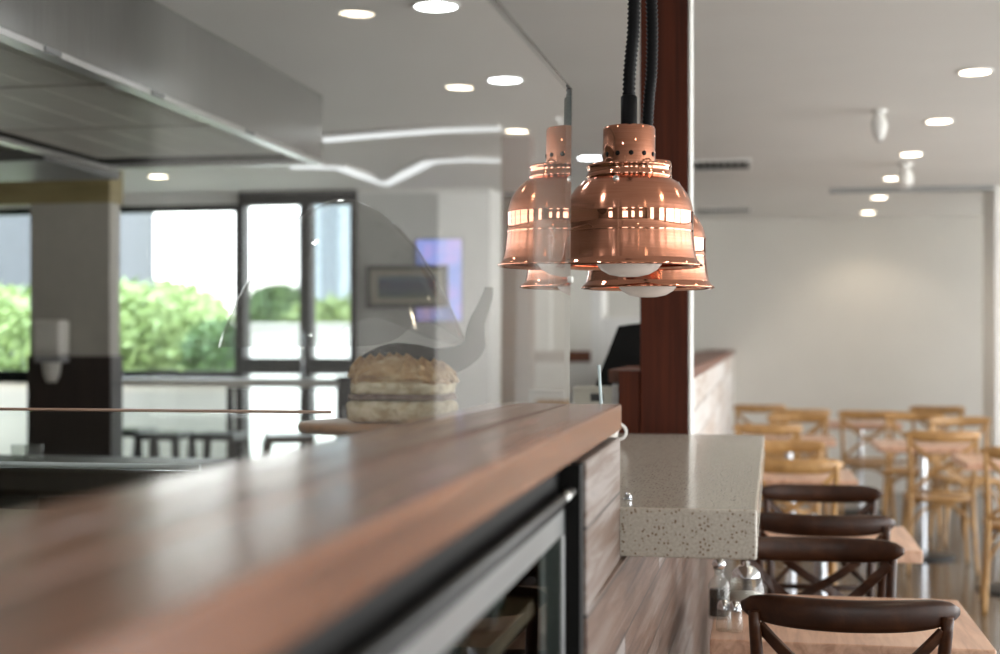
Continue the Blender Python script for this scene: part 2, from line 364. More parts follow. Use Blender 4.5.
# far timber column seen through the glass
YC = 7.8
c0, c1 = ax(501, YC), ax(530, YC)
pt = thing('timber_column', ((c0+c1)/2, YC+.09, 0), 'brown square timber column seen through the glass pane', 'column')
B(-(c1-c0)/2, (c1-c0)/2, -.09, .09, .1, CEIL).build('shaft', M['rail'], pt, .004)
B(-(c1-c0)/2-.015, (c1-c0)/2+.015, -.105, .105, 0, .1).build('plinth', M['darkpanel'], pt, .004)

# ------------------------------------------------------------------ bar counter
XF = at(622, 404, Y=2.30).x; XB = at(487, 405.7, Y=2.30).x
XG = at(568, 404, Y=2.30).x
ct = thing('timber_counter_top', ((XF+XB)/2, 1.2, TOPB), 'thick red-brown polished timber bar top running toward the lamps', 'counter top')
Y0 = .05; cx = (XF+XB)/2
js = [XB, XB+(XG-XB)*.52, XG, XF]
for a, b in zip(js[:-1], js[1:]):
    B(a-cx+.0008, b-cx-.0008, Y0-1.2, 2.30-1.2, 0, TOPZ-TOPB).build('board', M['top'], ct, .003)
# carcass below
bc = thing('bar_carcass', (cx, 1.0, 0), 'black carcass of the bar under the timber top', 'counter')
B(XB+.012-cx, XB+.03-cx, -.9, .838, 0, TOPB).build('back_panel', M['black'], bc)
B(XB+.032-cx, XF-.035-cx, -.9, .838, TOPB-.055, TOPB-.001).build('fascia', M['black'], bc, .002)
B(XB+.032-cx, XF-.06-cx, -.9, .838, 0, .1).build('kickboard', M['black'], bc)
# fridge under the counter
XD = -.246; YD1 = 1.797; YD0 = .35
ZD1 = az(567, 507, YD1); 
fr = thing('display_fridge', ((XD+XB+.03)/2, (YD0+YD1)/2, .11), 'black under-counter fridge with steel framed glass door', 'fridge')
fx, fy, fz = fr.location
def fb(x0, x1, y0, y1, z0, z1): return B(x0-fx, x1-fx, y0-fy, y1-fy, z0-fz, z1-fz)
b = MB(); zt = ZD1+.012
for a in ((XB+.034, XB+.05, YD0, YD1+.003, .11, zt), (XB+.05, XD-.03, YD0, YD1+.003, .11, .16), (XB+.05, XD-.03, YD0, YD1+.003, zt-.012, zt),
          (XB+.05, XD-.03, YD0, YD0+.03, .16, zt-.012), (XB+.05, XD-.03, YD1-.027, YD1+.003, .16, zt-.012), (XB+.034, XWALL-.004, YD1+.004, 1.8395, .11, TOPB-.014)):
    b.box(a[0]-fx, a[1]-fx, a[2]-fy, a[3]-fy, a[4]-fz, a[5]-fz)
b.build('body', M['black'], fr)
RW = .034
dr = MB()
dr.box(XD-.028-fx, XD-fx, YD0-fy, YD1-.001-fy, ZD1-RW-fz, ZD1-fz); dr.box(XD-.028-fx, XD-fx, YD0-fy, YD1-fy, .16-fz, .21-fz)
dr.box(XD-.028-fx, XD-fx, YD0-fy, YD0+.03-fy, .21-fz, ZD1-RW-fz)
dr.box(XD-.028-fx, XD-fx, YD1-.016-fy, YD1-fy, .21-fz, ZD1-RW-fz)
d = dr.build('door', steel_mat('door_steel', (.42,.43,.43), .35), fr, .002); tag(d, 'brushed steel door frame')
fb(XD-.007, XD-.003, YD0+.03, YD1-.02, .2, ZD1-RW+.002).build('door_glass', M['fridgeglass'], d)
h_ = MB().tube([(XD+.010-fx, YD0+.05-fy, ZD1+.022-fz), (XD+.010-fx, YD1-.03-fy, ZD1+.022-fz), (XD+.010-fx, YD1-.004-fy, ZD1+.021-fz)], [.0065,.0065,.005], 12)
fb(XD-.012, XD+.003, YD0+.05, YD1-.03, ZD1+.001, ZD1+.016).build('handle_channel', M['black'], d)
h_.build('handle', M['blackmetal'], d)
o = MB().tube([(XD+.010-fx, YD1-.10-fy, ZD1+.022-fz), (XD+.010-fx, YD1-.004-fy, ZD1+.021-fz)], [.0072,.006], 12).build('handle_end', M['steel'], d)
fb(XD-.027, XD-.0235, YD1-.05, YD1-.022, .2, ZD1-RW).build('gasket', M['gasket'], d)
M['fridgeshelf'] = wood('fridge_shelf_board', (.10,.06,.03), (.18,.11,.06), (.25,.16,.09), (30,1.5,30), .5)
for z in (.45, .75, az(510, 622, 1.6)): fb(XB+.052, XD-.034, YD0+.04, YD1-.04, z-.02, z).build('shelf', M['fridgeshelf'], fr)
# bottles in the fridge
pb = None
for k in range(5):
    loc = (-.33 + .012*(k % 2), 1.66-.105*k, az(510, 622, 1.6)+.001)
    lab = ['dark bottle in the fridge nearest the steel door stile', 'second dark bottle in the fridge, beside the one at the door stile', 'third dark bottle along the fridge shelf, counted from the far door stile',
           'fourth dark bottle along the fridge shelf, counted from the far door stile', 'fifth dark bottle along the fridge shelf, closest to the camera'][k]
    if pb is None:
        pb = thing('bottle', loc, lab, 'bottle', 'bottles on the fridge shelf')
        MB().lathe([(.001,0),(.027,0),(.029,.006),(.029,.062),(.022,.085),(.011,.105),(.011,.118),(.001,.118)], n=20).build('glass_body', flat('dark_bottle_glass', (.02,.025,.015), .1), pb)
        MB().lathe([(.012,.118),(.013,.119),(.013,.126),(.001,.127)], n=16).build('cap', M['rimsteel'], pb)
    else: dup(pb, loc, lab)

# glass screen on the counter
ZG = az(567, 90, 2.29)
g = B(-.010, 0, -1.55, 0, 0, ZG-TOPZ).build('glass_screen', M['glasspane'], None, .001)
g.location = (XG+.004, 2.29, TOPZ); g.rotation_euler = (0, math.radians(.45), -math.radians(1.12)); M['edge'] = flat('polished_glass_edge', (.05,.065,.06), .15)
M['edgelight'] = flat('bright_glass_edge', (.62,.66,.64), .35)  # pale copy of the edge colour, painting its bright gleam
gh = ZG-TOPZ
B(-.0105, .0005, -1.55, -.0005, gh+.0002, gh+.0016).build('top_edge', M['edge'], g)
B(-.0095, -.0005, .0002, .0010, .001, gh).build('end_edge', M['edgelight'], g)
o = B(-.014, .004, -.010, .006, gh*.385, gh*.385+.011).build('edge_clip', M['white'], g, .002); tag(o, 'tiny white clip on the upright edge')
tag(g, 'clear frameless glass screen standing upright on the timber bar top', 'glass screen')

# stone pass shelf
sx1 = at(757, 511, Y=2.302).x
s = B(0, sx1-XBK+.02, 0, YP-.003-2.302, 0, ZSH_T-ZSH_B)
for i_ in (2, 6): s.v[i_] = (ax(764.5, YP)-XBK+.02, s.v[i_][1], s.v[i_][2])
s = s.build('stone_shelf', M['stone'], None, .004)
s.location = (XBK-.02, 2.302, ZSH_B); tag(s, 'thick speckled cream stone pass shelf jutting out below the copper lamps', 'shelf')
pin = thing('metal_bolt', at(628, 500, Z=ZSH_T), 'tiny shiny metal bolt at the near left corner of the stone shelf', 'bolt')
MB().lathe([(.001,0),(.0075,0),(.0075,.003),(.0045,.003),(.0045,.012),(.001,.013)], n=14).build('stud', M['chrome'], pin)
MB().lathe([(.0046,.0045),(.0065,.0045),(.0065,.0085),(.0046,.0085)], n=6, smooth=False).build('nut', M['chrome'], pin)
# cup and order spike at the back of the pass, mostly behind the bar top
cu = thing('white_cup', (ax(604, 3.6), 3.6, ZSH_T), 'white cup with a loop handle on the stone shelf behind the bar end', 'cup')
M['china'] = flat('white_china', (.82,.82,.80), .15, d=.02)
MB().lathe([(.001,.004),(.024,.004),(.026,0),(.028,.004),(.037,.03),(.040,.07),(.037,.07),(.034,.03),(.022,.008),(.001,.008)], n=28).build('bowl', M['china'], cu)
MB().tube([(.038+.02*math.sin(a), 0, .040-.02*math.cos(a)) for a in [PI*i/10 for i in range(11)]], .004, 8).build('handle', M['china'], cu)
spk = thing('order_spike', (ax(606, 2.55), 2.55, ZSH_T), 'thin pale blue spike leaning up behind the end of the bar top', 'order spike')
M['paleblue'] = flat('pale_blue_plastic', (.62,.76,.80), .35)
MB().lathe([(.001,0),(.02,0),(.02,.005),(.001,.006)], n=20).build('base', M['blackmetal'], spk)
MB().tube([(0,0,.005), (ax(601, 2.55)-ax(606, 2.55)-.004, 0, az(601, 365, 2.55)-ZSH_T)], [.0036,.0030], 8).build('rod', M['paleblue'], spk)

# ------------------------------------------------------------------ copper heat lamps
def make_lamp(x, Y, yrim, label):
    c = at(x, yrim, Y=Y); q = .00216*2.65/3.0
    L = thing('heat_lamp', (c.x, c.y, c.z), label, 'lamp', 'copper heat lamps over the pass')
    def pr(lst): return [(r*q, (266-y)*q) for r, y in lst]
    MB().lathe(pr([(63.7,213),(63.0,208),(61.2,202),(58,195),(53,188),(47.5,182.5),(42,179.5)]), n=64).build('dome', M['copper'], L)
    MB().lathe(pr([(64.0,233.5),(64.3,232.5),(64.0,231.5),(63.9,214.5),(64.2,213.5),(63.9,212.5)]), n=64).build('band', M['copperbright'], L)
    MB().lathe(pr([(67.6,260),(66.6,256),(65.6,250),(64.9,243),(64.3,236),(64.0,233.4)]), n=64).build('skirt', M['copper'], L)
    MB().lathe(pr([(64,263),(68,266),(71.5,267.6),(73.2,267.2),(73.4,265.8),(71,263.6),(69,261.8),(67.5,259.8)]), n=64).build('rim', M['copperbright'], L)
    o = MB().lathe(pr([(64,264.5),(66,262),(64,250),(62,234),(61.5,214),(57,198),(46,184),(41,180)]), n=64).build('shade_lining', M['copper'], L)
    MB().lathe(pr([(41,180),(42.5,178),(42.5,176),(41.4,175),(41.4,169),(42.5,168),(42.3,166),(27,164.5)]), n=48).build('collar', M['copperbright'], L)
    nk = MB().lathe(pr([(26.2,166),(26.2,130),(25.2,127.5),(8,126.5)]), n=48).build('neck', M['copperbright'], L)
    for k in range(12):
        a = 2*PI*k/12+.17; h = MB(); p = Vector((math.cos(a), math.sin(a), 0))*26.2*q; d = Vector((math.cos(a), math.sin(a), 0))
        h.tube([p-d*.001+Vector((0,0,(266-156)*q)), p+d*.0006+Vector((0,0,(266-156)*q))], .0047, 10); h.build('vent_hole', M['black'], nk)
    for k in range(3):
        a = 2*PI*k/3+PI*1.45; d = Vector((math.cos(a), math.sin(a), 0)); pz = Vector((0,0,(266-185)*q))
        MB().tube([d*49*q+pz, d*52.5*q+pz+Vector((0,0,.003))], .006, 8).build('screw', M['rimsteel'], L)
    bl = [(.001,277),(10,276.6),(20,274.5),(28,270),(33,264),(35,256),(33,246),(26,232),(18,214),(14,196),(14,182)]
    MB().lathe(pr(bl), n=40).build('bulb', M['bulb'], L)
    MB().lathe(pr([(8.3,127),(8.3,97),(6,95)]), n=20).build('cord_sleeve', M['rubber'], L)
    # ribbed spring cord up to the ceiling
    z0 = (266-96)*q; z1 = CEIL-.03-c.z; n = 150; prof = []
    vs = []; fs = []; seg = 14
    for i in range(n+1):
        z = z0+(z1-z0)*i/n; r = (7.0 if i % 2 else 5.4)*q
        t = (z-z0)/(z1-z0); sx = (.010*math.sin(t*5.5))*min(1, t*6)
        for k in range(seg):
            a = 2*PI*k/seg; vs.append((sx+r*math.cos(a), r*math.sin(a), z))
    for i in range(n):
        for k in range(seg): fs.append((i*seg+k, i*seg+(k+1) % seg, (i+1)*seg+(k+1) % seg, (i+1)*seg+k))
    MB().add(vs, fs, True).build('spring_cord', M['rubber'], L)
    MB().lathe([(.001,z1+.03),(.055,z1+.03),(.055,z1+.012),(.02,z1),(.001,z1)], n=28).build('ceiling_rose', M['blackmetal'], L)
    return L
make_lamp(629, 2.65, 266, 'nearest copper bell heat lamp, hanging beside the edge of the glass screen')
make_lamp(647.5, 2.93, 287.5, 'copper bell heat lamp hanging lower, behind the nearest one')

# ------------------------------------------------------------------ display case, cake and cover behind the bar
YS = 2.52; XC1 = XB-.02; XC0 = -2.1
zA, zB_, zC = az(100, 412, YS), az(100, 463, YS), az(60, 510, YS)
YN = 1.45
dc = thing('glass_display_case', ((XC0+XC1)/2, (YS+YN)/2, 0), 'long olive counter unit with two upright glass panels behind the bar', 'display case')
dx, dy, _ = dc.location
def db(x0, x1, y0, y1, z0, z1): return B(x0-dx, x1-dx, y0-dy, y1-dy, z0, z1)
db(XC0, ax(331, YS), YS-.004, YS+.004, zC+.001, zA).build('rear_glass', M['glassedge'], dc, .001)
db(XC0, ax(205, YS-.12), YS-.126, YS-.118, zC+.001, zB_).build('inner_glass', M['glassedge'], dc, .001)
MB().tube([(XC0-dx, YS-.122-dy, zB_+.006), (ax(200, YS-.12)-dx, YS-.122-dy, zB_+.006)], .006, 8).build('inner_rail', flat('pale_rail', (.35,.40,.40), .3), dc)
M['olivetop'] = flat('olive_laminate', (.13,.115,.065), .6, d=.15, ns=5, spec=.2)
db(XC0, XC1, YN, YS, 0.0, zC).build('base', M['olivetop'], dc, .003)
for x, y in ((XC0+.02, YS-.02),):
    MB().tube([(x-dx, y-dy, zC), (x-dx, y-dy, zA-.010)], .006, 10).build('upright', M['chrome'], dc)
MB().tube([(XC0-dx, YS-dy, zA+.004), (ax(331, YS)-dx, YS-dy, zA+.004)], .0032, 8).build('edge_rail', flat('copper_brown_rail', (.42,.27,.20), .3), dc)
# board, cake, cover
YK = 2.1
kc = at(392, 420, Y=YK); kx = kc.x
cb_ = thing('cake_stand', (kx-.02, YK, zC), 'round orange-brown wooden cake stand under the cake and the smoky cover', 'cake stand')
zU = zA-zC
M['board'] = wood('orange_board', (.20,.09,.035), (.33,.16,.06), (.43,.24,.10), (3,30,30), .4)
BT = max(.012, az(392, 424, YK)-zA)
MB().lathe([(.001,zU-.002),(.122,zU-.002),(.126,zU+.003),(.126,zU+BT-.004),(.122,zU+BT),(.001,zU+BT)], n=48).build('disc', M['board'], cb_)
MB().lathe([(.001,0),(.075,0),(.075,.008),(.03,.02),(.022,.05),(.022,zU-.03),(.05,zU-.003),(.001,zU-.003)], n=32).build('foot', M['board'], cb_)
zk = zA+BT; hk = az(392, 368, YK)-zk; wk = (ax(454, YK)-ax(352, YK))
ck = thing('layer_cake', (ax(403, YK), YK, zk), 'crumbly layered sponge cake slice on a wooden board beside the glass cover', 'cake')
def crumb(name, w_, d_, z0, z1, mat, amp, seed, taper=0, nx=26, ny=12):
    rnd = random.Random(seed); mb = MB(); vs = []; fs = []
    for layer in range(5):
        f = layer/4
        for k in range(44):
            a = 2*PI*k/44; ca, sa = math.cos(a), math.sin(a); e = .35
            rx = w_/2*(abs(ca)**e)*(1 if ca > 0 else -1)*(1-taper*f); ry = d_/2*(abs(sa)**e)*(1 if sa > 0 else -1)*(1-taper*f)
            vs.append((rx+rnd.uniform(-amp, amp), ry+rnd.uniform(-amp, amp), z0+(z1-z0)*f+(rnd.uniform(-amp, amp) if 0 < layer < 4 else 0)))
    for l in range(4):
        for k in range(44): fs.append((l*44+k, l*44+(k+1) % 44, (l+1)*44+(k+1) % 44, (l+1)*44+k))
    b0 = len(vs); vs.append((0,0,z0)); vs.append((-w_*.12,0,z1+amp*3))
    for k in range(44): fs.append(((k+1) % 44, k, b0)); fs.append((4*44+k, 4*44+(k+1) % 44, b0+1))
    mb.add(vs, fs, True); return mb.build(name, mat, ck, subdiv=1)
M['sponge'] = noisy('pale_sponge', [(.3,(.42,.33,.19)),(.5,(.62,.54,.37)),(.7,(.74,.67,.50))], (1,1,1), 70, 6, .8, bump=.6)
M['crust'] = noisy('golden_crust', [(.3,(.28,.15,.06)),(.5,(.46,.29,.13)),(.7,(.60,.46,.27))], (1,1,1), 60, 6, .7, bump=.7)
M['filling'] = noisy('brown_filling', [(.3,(.12,.07,.05)),(.7,(.26,.19,.14))], (1,1,1), 60, 4, .5, bump=.4)
crumb('sponge', wk, .10, 0, hk*.42, M['sponge'], .003, 1)
crumb('filling', wk*.97, .098, hk*.42, hk*.52, M['filling'], .004, 2)
crumb('sponge', wk*.96, .097, hk*.52, hk*.74, M['sponge'], .004, 4)
crumb('crust', wk*.96, .094, hk*.70, hk*.88, M['crust'], .011, 3, .06)
rq = random.Random(5)
for q_ in range(10):
    o = crumb('crumb', .042, .034, -.008, .012, M['crust'], .006, 20+q_, .3)
    o.location = (wk*(-.40+.088*q_), rq.uniform(-.025,.02), hk*(.86+.10*math.sin(.4+q_*.36)))
# smoky blown-glass cover with a long curled handle, standing on the glass shelf
YV = 2.12; cv_x = ax(340, YV); pq = YV/ (CT+ST*(340-500)/F)/F   # metres per pixel there
zap = az(340, 197, YV)
zA = zk
cv = thing('glass_cake_cover', (cv_x, YV+.02, zA), 'large smoky blown glass cake cover with a curled trunk-like handle', 'cake cover')
prof = [(0,.3),(1.2,9),(4,18),(14,38),(30,57),(52,76),(76,91),(100,104),(122,114),(140,122),(150,124)]
def prad(d):
    for (d0, r0), (d1, r1) in zip(prof[:-1], prof[1:]):
        if d <= d1: return r0+(r1-r0)*(d-d0)/(d1-d0)
    return prof[-1][1]
vs = []; fs = []; na, nr = 96, 30
for j in range(nr+1):
    for k in range(na):
        a = 2*PI*k/na; dr_ = 150-28*math.exp(-((math.cos(a)-.52)/.30)**2)
        d_ = dr_*(j/nr)**1.3; r_ = prad(d_)*pq; vs.append((r_*math.cos(a), r_*math.sin(a), zap-zA-d_*pq))
for j in range(nr):
    for k in range(na): fs.append((j*na+k, (j+1)*na+k, (j+1)*na+(k+1) % na, j*na+(k+1) % na))
MB().add(vs, fs, True).build('dome', M['smoke'], cv)
MB().lathe([(.022,.001),(.022,zap-zA-150*pq)], (ax(368, YV+.02)-cv_x, .055, 0), n=32).build('foot', M['faint'], cv)
hp = [(489,287),(487,297),(482,310),(477,322),(475,334),(474,346),(466,354),(452,360),(434,364),(414,364),(394,366),(376,373),(357,382)]
hr = [4,5.5,6.5,8,9.5,11,12,14,17,21,24,23,19]
def sm(a, m=4):
    out = []
    for i in range(len(a)-1):
        p0, p1, p2, p3 = a[max(i-1,0)], a[i], a[i+1], a[min(i+2, len(a)-1)]
        for k in range(m):
            t = k/m
            out.append(tuple(.5*((2*q1)+(-q0+q2)*t+(2*q0-5*q1+4*q2-q3)*t*t+(-q0+3*q1-3*q2+q3)*t**3) for q0,q1,q2,q3 in zip(p0,p1,p2,p3)))
    out.append(tuple(a[-1])); return out
hh = sm([(x, y, r) for (x, y), r in zip(hp, hr)])
path = []; rr = []
for i, (x, y, r) in enumerate(hh):
    t = i/(len(hh)-1); Yh = YV+.09*min(1, max(0, (t-.3)/.3))
    pnt = at(x, y, Y=Yh); path.append((pnt.x-cv_x, Yh-YV-.02, pnt.z-zA)); rr.append(r*pq)
o = MB().tube(path, rr, 16).build('handle', M['smokethick'], cv); tag(o, 'curled grey trunk-like glass handle')

# ------------------------------------------------------------------ bench things behind the pass
bb = thing('back_bench', (-.70, 4.85, 0), 'white back bench behind the half wall end', 'bench')
ZBB = 1.19
B(-.24, .235, -.5, .45, ZBB-.04, ZBB).build('bench_top', M['white'], bb, .003); B(-.22, .225, -.47, .43, 0, ZBB-.04).build('cupboard', M['whitewall'], bb)
YBK = 4.65
b0, b1 = ax(573, YBK), ax(619, YBK); bz1 = az(596, 387, YBK)
bk = thing('storage_basket', ((b0+b1)/2, YBK+.06, ZBB), 'cream plastic storage basket with a dark label, behind the bar end', 'basket')
M['cream'] = flat('cream_plastic', (.62,.60,.52), .45)
hw = (b1-b0)/2; hh_ = bz1-ZBB
m = MB()
def frus(m, w0, d0, w1, d1, z0, z1, th=.004):
    vs = []
    for (w_, d_, z) in ((w0,d0,z0),(w1,d1,z1),(w1-th,d1-th,z1),(w0-th,d0-th,z0+th)):
        vs += [(-w_,-d_,z),(w_,-d_,z),(w_,d_,z),(-w_,d_,z)]
    fs = [(3,2,1,0),(12,13,14,15)]
    for l in range(3):
        for k in range(4): fs.append((l*4+k, l*4+(k+1) % 4, (l+1)*4+(k+1) % 4, (l+1)*4+k))
    m.add(vs, fs)
frus(m, hw*.92, .055, hw, .06, 0, hh_); m.build('tub', M['cream'], bk, .002)
MB().box(-hw-.003, hw+.003, -.064, -.058, hh_-.012, hh_).box(-hw-.003, hw+.003, .058, .064, hh_-.012, hh_).box(-hw-.004, -hw+.001, -.06, .06, hh_-.012, hh_).box(hw-.001, hw+.004, -.06, .06, hh_-.012, hh_).build('lip', M['cream'], bk, .002)
lx = ax(597, YBK)-(b0+b1)/2
o = B(lx-.022, lx+.02, -.0605, -.0575, hh_*.44, hh_*.74).build('label', flat('dark_label', (.05,.05,.05), .5), bk); tag(o, 'small dark blurred label')
YT = 4.95
p4 = [at(594, 388, Y=YT), at(618, 326, Y=YT), at(648, 322, Y=YT), at(648, 388, Y=YT)]
tb = thing('black_screen', (ax(620, YT), YT, ZBB), 'slanted black till screen standing beside the timber post', 'screen')
tx = ax(620, YT)
vs = [(q.x-tx, 0, q.z-ZBB) for q in p4]; vs += [(x, y+.02, z) for x, y, z in vs]
MB().add(vs, [(0,3,2,1),(4,5,6,7),(0,1,5,4),(1,2,6,5),(2,3,7,6),(3,0,4,7)]).build('screen_body', M['black'], tb, .003)
MB().box(-.05, .07, -.02, .07, 0, .014).build('foot', M['black'], tb, .003)
MB().tube([(.03,.03,.01),(.04,.014,.06)], .012, 10).build('stem', M['black'], tb)
e0, e1 = ax(528, 4.75), ax(565, 4.75); ez = az(545, 390, 4.75)
pr_ = thing('receipt_printer', ((e0+e1)/2, 4.75+.05, ZBB), 'small grey receipt printer seen low through the glass edge', 'printer')
M['grey'] = flat('grey_plastic', (.30,.30,.30), .5, d=.1, ns=40)
B(-(e1-e0)/2, (e1-e0)/2, -.05, .06, 0, (ez-ZBB)*.78).build('housing', M['grey'], pr_, .004)
B(-(e1-e0)/2+.003, (e1-e0)/2-.003, -.046, .05, (ez-ZBB)*.78, ez-ZBB).build('lid', flat('dark_grey_plastic', (.2,.2,.2), .4), pr_, .004)

# ------------------------------------------------------------------ kitchen side: hood, duct, column, dark bench
HX = -2.03; HY1 = 6.34; HY0 = 1.6; HZ = 2.265; HXL = -3.15
hd = thing('extraction_hood', ((HX+HXL)/2, (HY0+HY1)/2, HZ), 'long stainless steel extraction hood under the ceiling at the left', 'hood')
hx, hy, hz = hd.location
def hb(x0, x1, y0, y1, z0, z1): return B(x0-hx, x1-hx, y0-hy, y1-hy, z0-hz, z1-hz)
ys = [HY0, 2.9, 4.75, HY1]
for a, b in zip(ys[:-1], ys[1:]): hb(HX-.012, HX, a+.001, b-.001, HZ+.02, CEIL-.002).build('side_panel', M['steel'], hd, .002)
hb(HXL, HX-.013, HY1-.012, HY1, HZ+.02, CEIL-.002).build('end_panel', M['steel'], hd); hb(HXL, HX-.013, HY0, HY0+.012, HZ+.02, CEIL-.002).build('end_panel', M['steel'], hd)
hb(HXL, HXL+.012, HY0+.013, HY1-.013, HZ+.02, CEIL-.002).build('side_panel', M['steel'], hd)
r_ = MB()
for a in ((HX-.05, HX+.008, HY0, HY1), (HXL-.008, HXL+.05, HY0, HY1), (HXL+.05, HX-.05, HY1-.05, HY1), (HXL+.05, HX-.05, HY0, HY0+.05)): r_.box(a[0]-hx, a[1]-hx, a[2]-hy, a[3]-hy, 0, .02)
o = r_.build('rim', M['rimsteel'], hd, .002); tag(o, 'bright steel gutter rim')
for k in range(5):
    y = HY0+.1+k*.9; f_ = MB(); f_.box(HXL+.06-hx, HX-.06-hx, y-hy, y+.86-hy, .035, .045)
    for j in range(5): f_.box(HXL+.10+j*.2-hx, HXL+.13+j*.2-hx, y+.02-hy, y+.84-hy, .0335, .036)
    f_.build('filter', M['underside'], hd)
for y in (3.05, 3.7, 4.42, 5.3): hb(HX+.008, HX+.016, y, y+.09, HZ+.001, HZ+.016).build('clip', M['steeldark'], hd)
d2 = thing('duct_box', (-3.95, 6.5, 2.29), 'dark steel duct box beyond the hood at the left edge', 'duct')
B(-.6, .62, -.4, .4, 0, CEIL-.002-2.29).build('casing', M['steeldark'], d2, .006)
for k in range(3): B(-.45+.34*k, -.2+.34*k, -.406, -.4, .05, .25).build('panel', M['steel'], d2)
# pier with panel and dispenser
YQ = 8.0
q0, q1 = ax(30, YQ), ax(110, YQ); zq = az(70, 356, YQ)
struct('wall_column', B(q0, q1, YQ, YQ+.14, 0, CEIL), M['beige'], 'grey-beige square pier left of the big window', .006)
struct('trim_4', B(q0-.012, q1+.012, YQ-.014, YQ+.154, 0, zq), M['darkpanel'], 'dark brown panelling around the lower pier', .003)
struct('trim_5', B(XL, q1+.01, YQ-.02, YQ+.16, az(90, 203, YQ), CEIL), M['olive'], 'olive timber bulkhead above the pier')
zd0, zd1 = az(58, 382, YQ), az(58, 320, YQ); wd = (ax(73, YQ)-ax(45, YQ))
sd = thing('soap_dispenser', (ax(58, YQ), YQ-.080, zd0), 'pale wall dispenser with a nozzle on the grey pier', 'dispenser')
hd_ = zd1-zd0
M['dispenser'] = flat('pale_plastic', (.66,.64,.58), .4)
B(-wd/2, wd/2, -.07, .065, hd_*.42, hd_).build('housing', M['dispenser'], sd, .02)
B(-wd/2*.9, wd/2*.9, -.06, .065, hd_*.32, hd_*.42).build('drip_band', M['grey'], sd, .005)
MB().lathe([(.001,0),(.03,0),(.05,hd_*.12),(.06,hd_*.32)], n=20).build('nozzle', M['dispenser'], sd)
# dark bench beyond the display case
YE = 4.75
e1x = ax(176, YE); eT, eB = az(100, 470, YE), az(100, 499, YE)
dk = thing('dark_bench', (e1x-.9, YE+.3, 0), 'long black bench with a rounded end behind the display case', 'bench')
B(-1.2, .9, -.3, .3, eB, eT).build('bench_top', M['darkpanel'], dk, .03)
for x in (-1.1, -.3): B(x, x+.35, -.26, .26, 0, eB).build('cabinet', M['darkpanel'], dk, .004)
for x in (.62, .84):
    for y in (-.24, .24): MB().tube([(x,y,0),(x,y,eB)], .022, 10).build('leg', M['blackmetal'], dk)
def glint(x, y, Y, label):
    pz = at(x, y, Y=Y); q = thing('drinking_glass', pz, label, 'glass', 'glasses on the black bench')
    return q
gm = None
for k, (x, lab) in enumerate([(20, 'left one of two small tumblers on the black bench'), (34, 'right one of two small tumblers on the black bench')]):
    loc = (ax(x, YE+.05), YE+.05, eT)
    if gm is None:
        gm = thing('tumbler', loc, lab, 'glass', 'tumblers on the black bench')
        MB().lathe([(.001,.004),(.024,.004),(.026,0),(.030,.03),(.033,.085),(.031,.085),(.028,.03),(.022,.012),(.001,.012)], n=20).build('glass_body', M['clearglass'], gm)
    else: dup(gm, loc, lab)

# ------------------------------------------------------------------ windows, ledge, picture, screen
YFm = YW+.02
def win(name, xs, label, mull, top=ZT, bot=.12, tr=ZS, trh=.10):
    m = MB(); a, b = xs
    t = .05; y0, y1 = YW-.01, YW+.09
    m.box(a, b, y0, y1, top-t, top); m.box(a, b, y0, y1, bot, bot+t); m.box(a, a+t, y0, y1, bot+t, top-t); m.box(b-t, b, y0, y1, bot+t, top-t)
    m.box(a+t, b-t, y0, y1, tr-trh, tr)
    for x in mull: m.box(x-.03, x+.03, y0, y1, bot+t, tr-trh); m.box(x-.03, x+.03, y0, y1, tr, top-t)
    o = struct(name, m, M['frame'], label, .004)
    e = [a+t]+list(mull)+[b-t]
    for i in range(len(e)-1):
        l = e[i]+(.03 if i else 0); r = e[i+1]-(.03 if i < len(e)-2 else 0)
        B(l, r, YW+.035, YW+.041, bot+t, tr-trh).build('pane', M['windowglass'], o); B(l, r, YW+.035, YW+.041, tr, top-t).build('pane', M['windowglass'], o)
    return o
win('window_1', (XL+.05, x241), 'wide window with greenery outside, left of the dark sliding door', [-6.3])
x246, x303, x311, x353 = ax(246, YW), ax(302, YW), ax(312, YW), ax(352, YW)
m = MB(); y0, y1 = YW-.06, YW+.09
zb = az(300, 358, YW)
dtop = az(300, 205, YW)
m.box(x241, x357, y0, y1, dtop, ZT+.10); m.box(x241, x246, y0, y1, .12, dtop); m.box(x303, x311, y0, y1, .12, dtop); m.box(x353, x357, y0, y1, .12, dtop)
m.box(x246, x303, y0, y1, az(300, 374, YW), zb); m.box(x311, x353, y0, y1, az(300, 374, YW), zb)
m.box(x246, x303, y0, y1, .12, .2); m.box(x311, x353, y0, y1, .12, .2)
dw = struct('door_1', m, M['frame'], 'dark framed glazed sliding door between window and white wall', .004)
for a, b in ((x246, x303), (x311, x353)):
    B(a, b, YW+.03, YW+.036, zb, dtop).build('pane', M['windowglass'], dw); B(a, b, YW+.03, YW+.036, .2, az(300, 374, YW)).build('pane', M['windowglass'], dw)
MB().tube([(x303+.04, y0-.04, 1.0),(x303+.04, y0-.04, 1.5)], .012, 10).tube([(x303+.04, y0, 1.03),(x303+.04, y0-.04, 1.03)], .008, 8).tube([(x303+.04, y0, 1.47),(x303+.04, y0-.04, 1.47)], .008, 8).build('door_handle', M['chrome'], dw)
